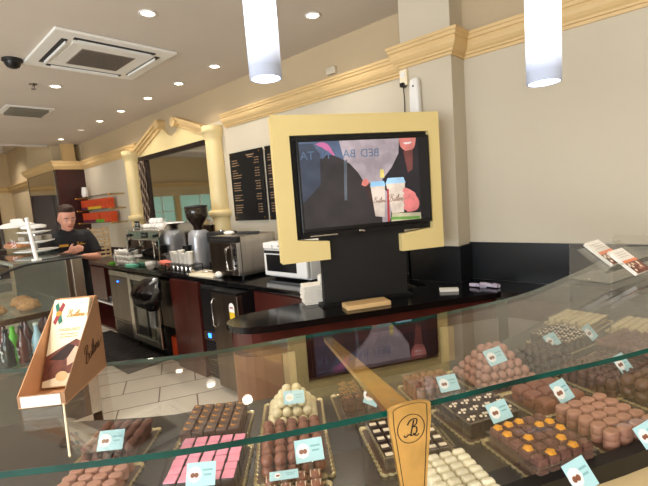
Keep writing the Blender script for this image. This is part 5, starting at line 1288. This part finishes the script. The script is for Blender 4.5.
# N  milk balls far right, O clear box right, P balls back
cx, cy, ang = -.09, 1.42, 66
tray(cx, cy, ang, .16, .19, 'gold scalloped tray of big milk balls at the right edge')
big = sphere_mesh(.019, 'mid')
grid(cx, cy, ang, 4, 5, .0385, .0385, TZ, [big], 'big_milk_ball', 'large glossy brown chocolate ball at the right edge', 'large brown balls', 2, .034)
cx, cy, ang = -.21, 1.76, 74
tray(cx, cy, ang, .22, .19, 'gold scalloped tray of light topped chocolates at the far right back', .04)
grid(cx, cy, ang, 6, 5, .034, .034, TZ, [sphere_mesh(.0165, 'cocoa')], 'cocoa_truffle', 'cocoa truffle in the far right back tray', 'cocoa truffles at the back', 2, .03)
for k, (cx, cy) in enumerate(((-.45, 2.06), (-.22, 2.06), (-.03, 1.99))):
    lb = ('behind the pale flaked ones', 'in the middle of the rear row', 'at the right of the rear row')[k]
    tray(cx, cy, 80, .20, .20, 'gold scalloped tray '+lb, .03)
    gm_ = MB().rbox((-.017, -.012, 0), (.017, .012, .028), M['gold'], .004).mesh('piece')
    grid(cx, cy, 80, 5, 6, .038, .0285, TZ, [gm_], 'gold_wrapped_chocolate', 'gold wrapped chocolate '+lb, 'gold wrapped chocolates '+lb)
# Q  white logs, bottom
cx, cy, ang = -.395, .765, 57
tray(cx, cy, ang, .155, .175, 'gold scalloped tray of white coated logs next to the brass plate')
wl = MB().rbox((-.0145, -.0095, 0), (.0145, .0095, .020), M['whitel'], .007, 4).mesh('piece')
grid(cx, cy, ang, 4, 7, .0315, .0215, TZ, [wl], 'white_log', 'white coated log of the lower layer beside the brass plate', 'white logs, lower layer')
grid(cx, cy, ang, 4, 7, .0315, .0215, TZ+.0205, [wl], 'white_log', 'white coated log on top beside the brass plate', 'white logs, top layer')

# ---- price cards
def card(px, py, z, label, w=.062, h=.046, deg=48, roll=0., tiltd=38, choc='milk'):
    p = at(px, py, z)
    t = empty('price_card', p, 0, label, 'price card')
    v = dir_(deg); out = dir_(deg-90); tr_ = math.radians(tiltd)
    up = Vector((0, 0, 1))*math.cos(tr_)-out*math.sin(tr_)
    T = frame_T((0, 0, 0), v, up)@Matrix.Rotation(roll, 4, 'Z')
    MB().box((-w/2, -h/2, -.0006), (w/2, h/2, .0006), M['tag'], T=T).build('card', t)
    mb = MB(); T2 = T@Matrix.Translation((0, 0, .0009))
    c = (-w*.22, 0)
    n_ = 22; R_ = h*.32
    mb.add([(c[0]+R_*(1+.05*math.cos(8*a))*math.cos(a), c[1]+R_*(1+.05*math.cos(8*a))*math.sin(a), 0) for a in [2*PI*k/n_ for k in range(n_)]], [tuple(range(n_))], M['tagw'], False, T2)
    for dx in (-.25, .3): mb.add([(c[0]+R_*(dx+.34*math.cos(a)), c[1]+R_*(.34*math.sin(a)-.1), .0003) for a in [2*PI*k/12 for k in range(12)]], [tuple(range(12))], M[choc], False, T2)
    for k, (a, b) in enumerate(((.06, .40), (.10, .36))): mb.add([(w*a, h*(.12-.2*k), 0), (w*b, h*(.12-.2*k), 0), (w*b, h*(.20-.2*k), 0), (w*a, h*(.20-.2*k), 0)], [(0, 1, 2, 3)], M['tagt'], False, T2)
    mb.build('print', t)
    # small clear clip that carries it down to the sweets
    MB().box((-.006, -.020, -.0022), (.006, 0, -.0008), M['acry'], T=T@Matrix.Translation((0, -h/2+.004, 0))).build('clip', t)
    return t
card(111, 440, 1.00, 'pale blue price card leaning on the cocoa dusted logs', deg=44, roll=.02)
card(201, 474, .985, 'pale blue price card on the pink iced squares', deg=45, roll=.0)
card(294, 397, 1.00, 'pale blue price card on the white truffle pyramid', deg=47, choc='whitec', w=.058, h=.036)
card(309, 450, 1.00, 'pale blue price card on the round milk truffles', deg=49, roll=.04)
card(284, 475, .985, 'pale blue price card lying flat behind the striped truffles', w=.06, h=.02, deg=49, tiltd=70)
card(372, 396, .985, 'pale blue price card half hidden by the bracket arm', w=.04, h=.05, deg=52, roll=-.5)
card(448, 383, .985, 'pale blue price card on the small milk domes', deg=58, roll=.0)
card(495, 356, 1.055, 'pale blue price card on the tall milk truffle pyramid', deg=60, roll=.12)
card(499, 411, .985, 'pale blue price card on the chocolates with white nibs', deg=62, roll=.06)
card(552, 340, .985, 'pale blue price card on the dark truffle pile', deg=66, roll=.12)
card(590, 332, .985, 'pale blue price card on the far back flaked chocolates', deg=72, w=.05, h=.055, roll=.2)
card(562, 391, .975, 'pale blue price card on the large glossy milk squares', deg=62, w=.055, h=.055, roll=.15)
card(622, 363, .985, 'pale blue price card on the right rows under the glass edge', deg=66, w=.055, h=.052, roll=.12)
card(580, 475, .965, 'pale blue price card in front of the orange topped squares', deg=62, roll=.12, w=.06, h=.055)
card(648, 434, .965, 'pale blue price card cut by the right edge of the picture', deg=62, roll=.12)

# ---------------------------------------------------------------- things on the glass top
G0 = GZ+.0005
# kraft card display box with a bar pack in it
fl, frp = at(31, 405, G0), at(66, 404, G0); bk = at(109, 364, G0)
u = (frp-fl); bw = .085; v = (bk-frp); bl = v.length
vd = v.normalized()
t = empty('card_display_box', (frp.x, frp.y, G0), math.atan2(vd.y, vd.x)-PI/2, 'brown cardboard stand-up display box holding a chocolate bar pack, on the glass', 'display box')
# local x along the front (negative to the left), y to the back, z up
lip, back, bl = .024, .168, .185
th = .0015
MB().box((-bw, 0, 0), (0, bl, th), M['kraft']).box((-bw, 0, th), (0, th, lip), M['kraftd']).box((-bw, bl-th, th), (0, bl, back), M['kraft']).box((-bw+.006, -.0012, .001), (-.008, -.0002, lip-.002), M['paper']).build('box_base', t)
sp_ = [(0, th), (bl, th), (bl, back), (bl-.012, back), (th, lip)]
Tl = Matrix(((0, 0, 1, -bw), (1, 0, 0, 0), (0, 1, 0, 0), (0, 0, 0, 1)))
Tr = Matrix(((0, 0, 1, -th), (1, 0, 0, 0), (0, 1, 0, 0), (0, 0, 0, 1)))
MB().prism(sp_, 0, th, M['kraft'], T=Tl).build('side_panel', t)
sd = MB().prism(sp_, 0, th, M['kraftd'], T=Tr).build('side_panel', t)
wr = MB(); script_word(wr, .0125, M['inkb'], frame_T((.0006, bl*.68, .062), (0, 1, .25), (0, -.25, 1)), .12); wr.build('lettering', sd)
# the bar pack, a thing of its own, leaning on the back of the box
ca, sa = math.cos(math.radians(-8)), 0
rzb = math.atan2(vd.y, vd.x)-PI/2
bp = frp+Matrix.Rotation(rzb, 3, 'Z')@Vector((-bw/2, bl-.112, th+.0045))
t2 = empty('chocolate_bar_pack', bp, rzb, 'cream chocolate bar pack with ribbon and chocolate picture, inside the cardboard box', 'chocolate bar')
lean = Matrix.Rotation(math.radians(-30), 4, 'X')
MB().box((-.037, -.007, 0), (.037, .007, .185), M['cream'], T=lean).build('pack', t2, bevel=.001)
mb = MB(); Tf = lean@Matrix(((1, 0, 0, 0), (0, 0, -1, -.0075), (0, 1, 0, 0), (0, 0, 0, 1)))
mb.add([(-.037, .012, 0), (.037, .03, 0), (.037, .085, 0), (.02, .095, 0), (-.01, .078, 0), (-.037, .062, 0)], [(0, 1, 2, 3, 4, 5)], mat('printed_chocolate', (110, 58, 44), .4, var=.4, scale=60), False, Tf)
mb.add([(-.03, .055, .0002), (.005, .085, .0002), (.03, .078, .0002), (.0, .052, .0002)], [(0, 1, 2, 3)], M['darkc'], False, Tf)
mb.add([(.008, .04, .0003), (.028, .05, .0003), (.03, .075, .0003), (.02, .08, .0003), (.006, .055, .0003)], [(0, 1, 2, 3, 4)], mat('printed_hazelnut', (222, 176, 150), .5), False, Tf)
mb.add([(-.03+.012*math.cos(a)+.03, .02+.010*math.sin(a), .0003) for a in [2*PI*k/14 for k in range(14)]], [tuple(range(14))], mat('printed_wafer', (226, 190, 140), .5), False, Tf)
mb.add([(-.033, .172, .0002), (-.027, .178, .0002), (-.013, .135, .0002), (-.020, .128, .0002)], [(3, 2, 1, 0)], mat('ribbon_green', (40, 110, 90), .4), False, Tf)
mb.add([(-.018, .178, .0003), (-.012, .172, .0003), (-.027, .128, .0003), (-.033, .135, .0003)], [(3, 2, 1, 0)], mat('ribbon_red', (150, 50, 60), .4), False, Tf)
mb.add([(-.023+.006*math.cos(a), .153+.006*math.sin(a), .0005) for a in [2*PI*k/14 for k in range(14)]], [tuple(range(14))], M['inkg'], False, Tf)
script_word(mb, .0062, M['inkg'], Tf, .12, .012, .150, .0003)
text_mesh(mb, 'HAZELNUT', .0085, M['inkg'], Tf@Matrix.Translation((.004, .116, .0003)))
for k in range(2): mb.add([(-.014, .106-k*.006, .0003), (.022, .106-k*.006, .0003), (.022, .1075-k*.006, .0003), (-.014, .1075-k*.006, .0003)], [(0, 1, 2, 3)], M['inkg'], False, Tf)
mb.build('printed_front', t2)
# acrylic holder with two leaflets at the right
hp_ = at(610, 284, G0)
t = empty('acrylic_holder', (hp_.x, hp_.y, G0), math.radians(74), 'clear acrylic holder with leaflets standing on the glass top at the right', 'holder')
w_ = .30
MB().box((0, -.0, 0), (w_, .13, .003), M['acry']).box((0, .0, .003), (.003, .13, .125), M['acry']).box((w_-.003, 0, .003), (w_, .13, .125), M['acry']).build('base', t)
Tq = Matrix.Translation((0, .015, .035))@Matrix.Rotation(math.radians(38), 4, 'X')
MB().box((.004, 0, -.003), (w_-.004, .115, 0), M['acry'], T=Tq).box((.004, -.003, -.003), (w_-.004, 0, .03), M['acry'], T=Tq).build('sloped_tray', t)
hz_ = t.location.copy(); Rz = Matrix.Rotation(math.radians(74), 4, 'Z')
def leaflet(x, y, rz, label):
    Tw_ = Matrix.Translation(hz_)@Rz@Tq@Matrix.Translation((x, y, .0008+(.0145 if x > .12 else 0)))@Matrix.Rotation(rz, 4, 'Z')
    o = empty('leaflet_pack', (0, 0, 0), 0, label, 'leaflet'); o.matrix_world = Tw_
    MB().box((-.047, -.055, 0), (.047, .055, .012), M['paper']).build('pack_body', o)
    mb = MB().box((-.047, -.055, .0121), (.047, -.008, .0126), mat('leaflet_chocolate', (112, 62, 46), .5, var=.5, scale=70)).box((-.047, -.008, .0121), (.047, .004, .0126), mat('leaflet_orange', (238, 140, 96), .5))
    rr = random.Random(6)
    for i in range(16): mb.ball((rr.uniform(-.04, .04), rr.uniform(-.05, -.006), .0126), .0055, M['milkp' if i % 2 else 'nib'], 8, 5, (1, 1, .25))
    for k in range(3): mb.box((-.03, .018+k*.01, .0121), (.03, .0205+k*.01, .0125), mat('leaflet_text', (200, 188, 180), .6))
    mb.build('printed_front', o)
leaflet(.105, .072, .05, 'left white leaflet pack with a chocolate picture in the acrylic holder')
leaflet(.135, .005, .02, 'right white leaflet pack with a chocolate picture in the acrylic holder')
bpy.context.view_layer.update()
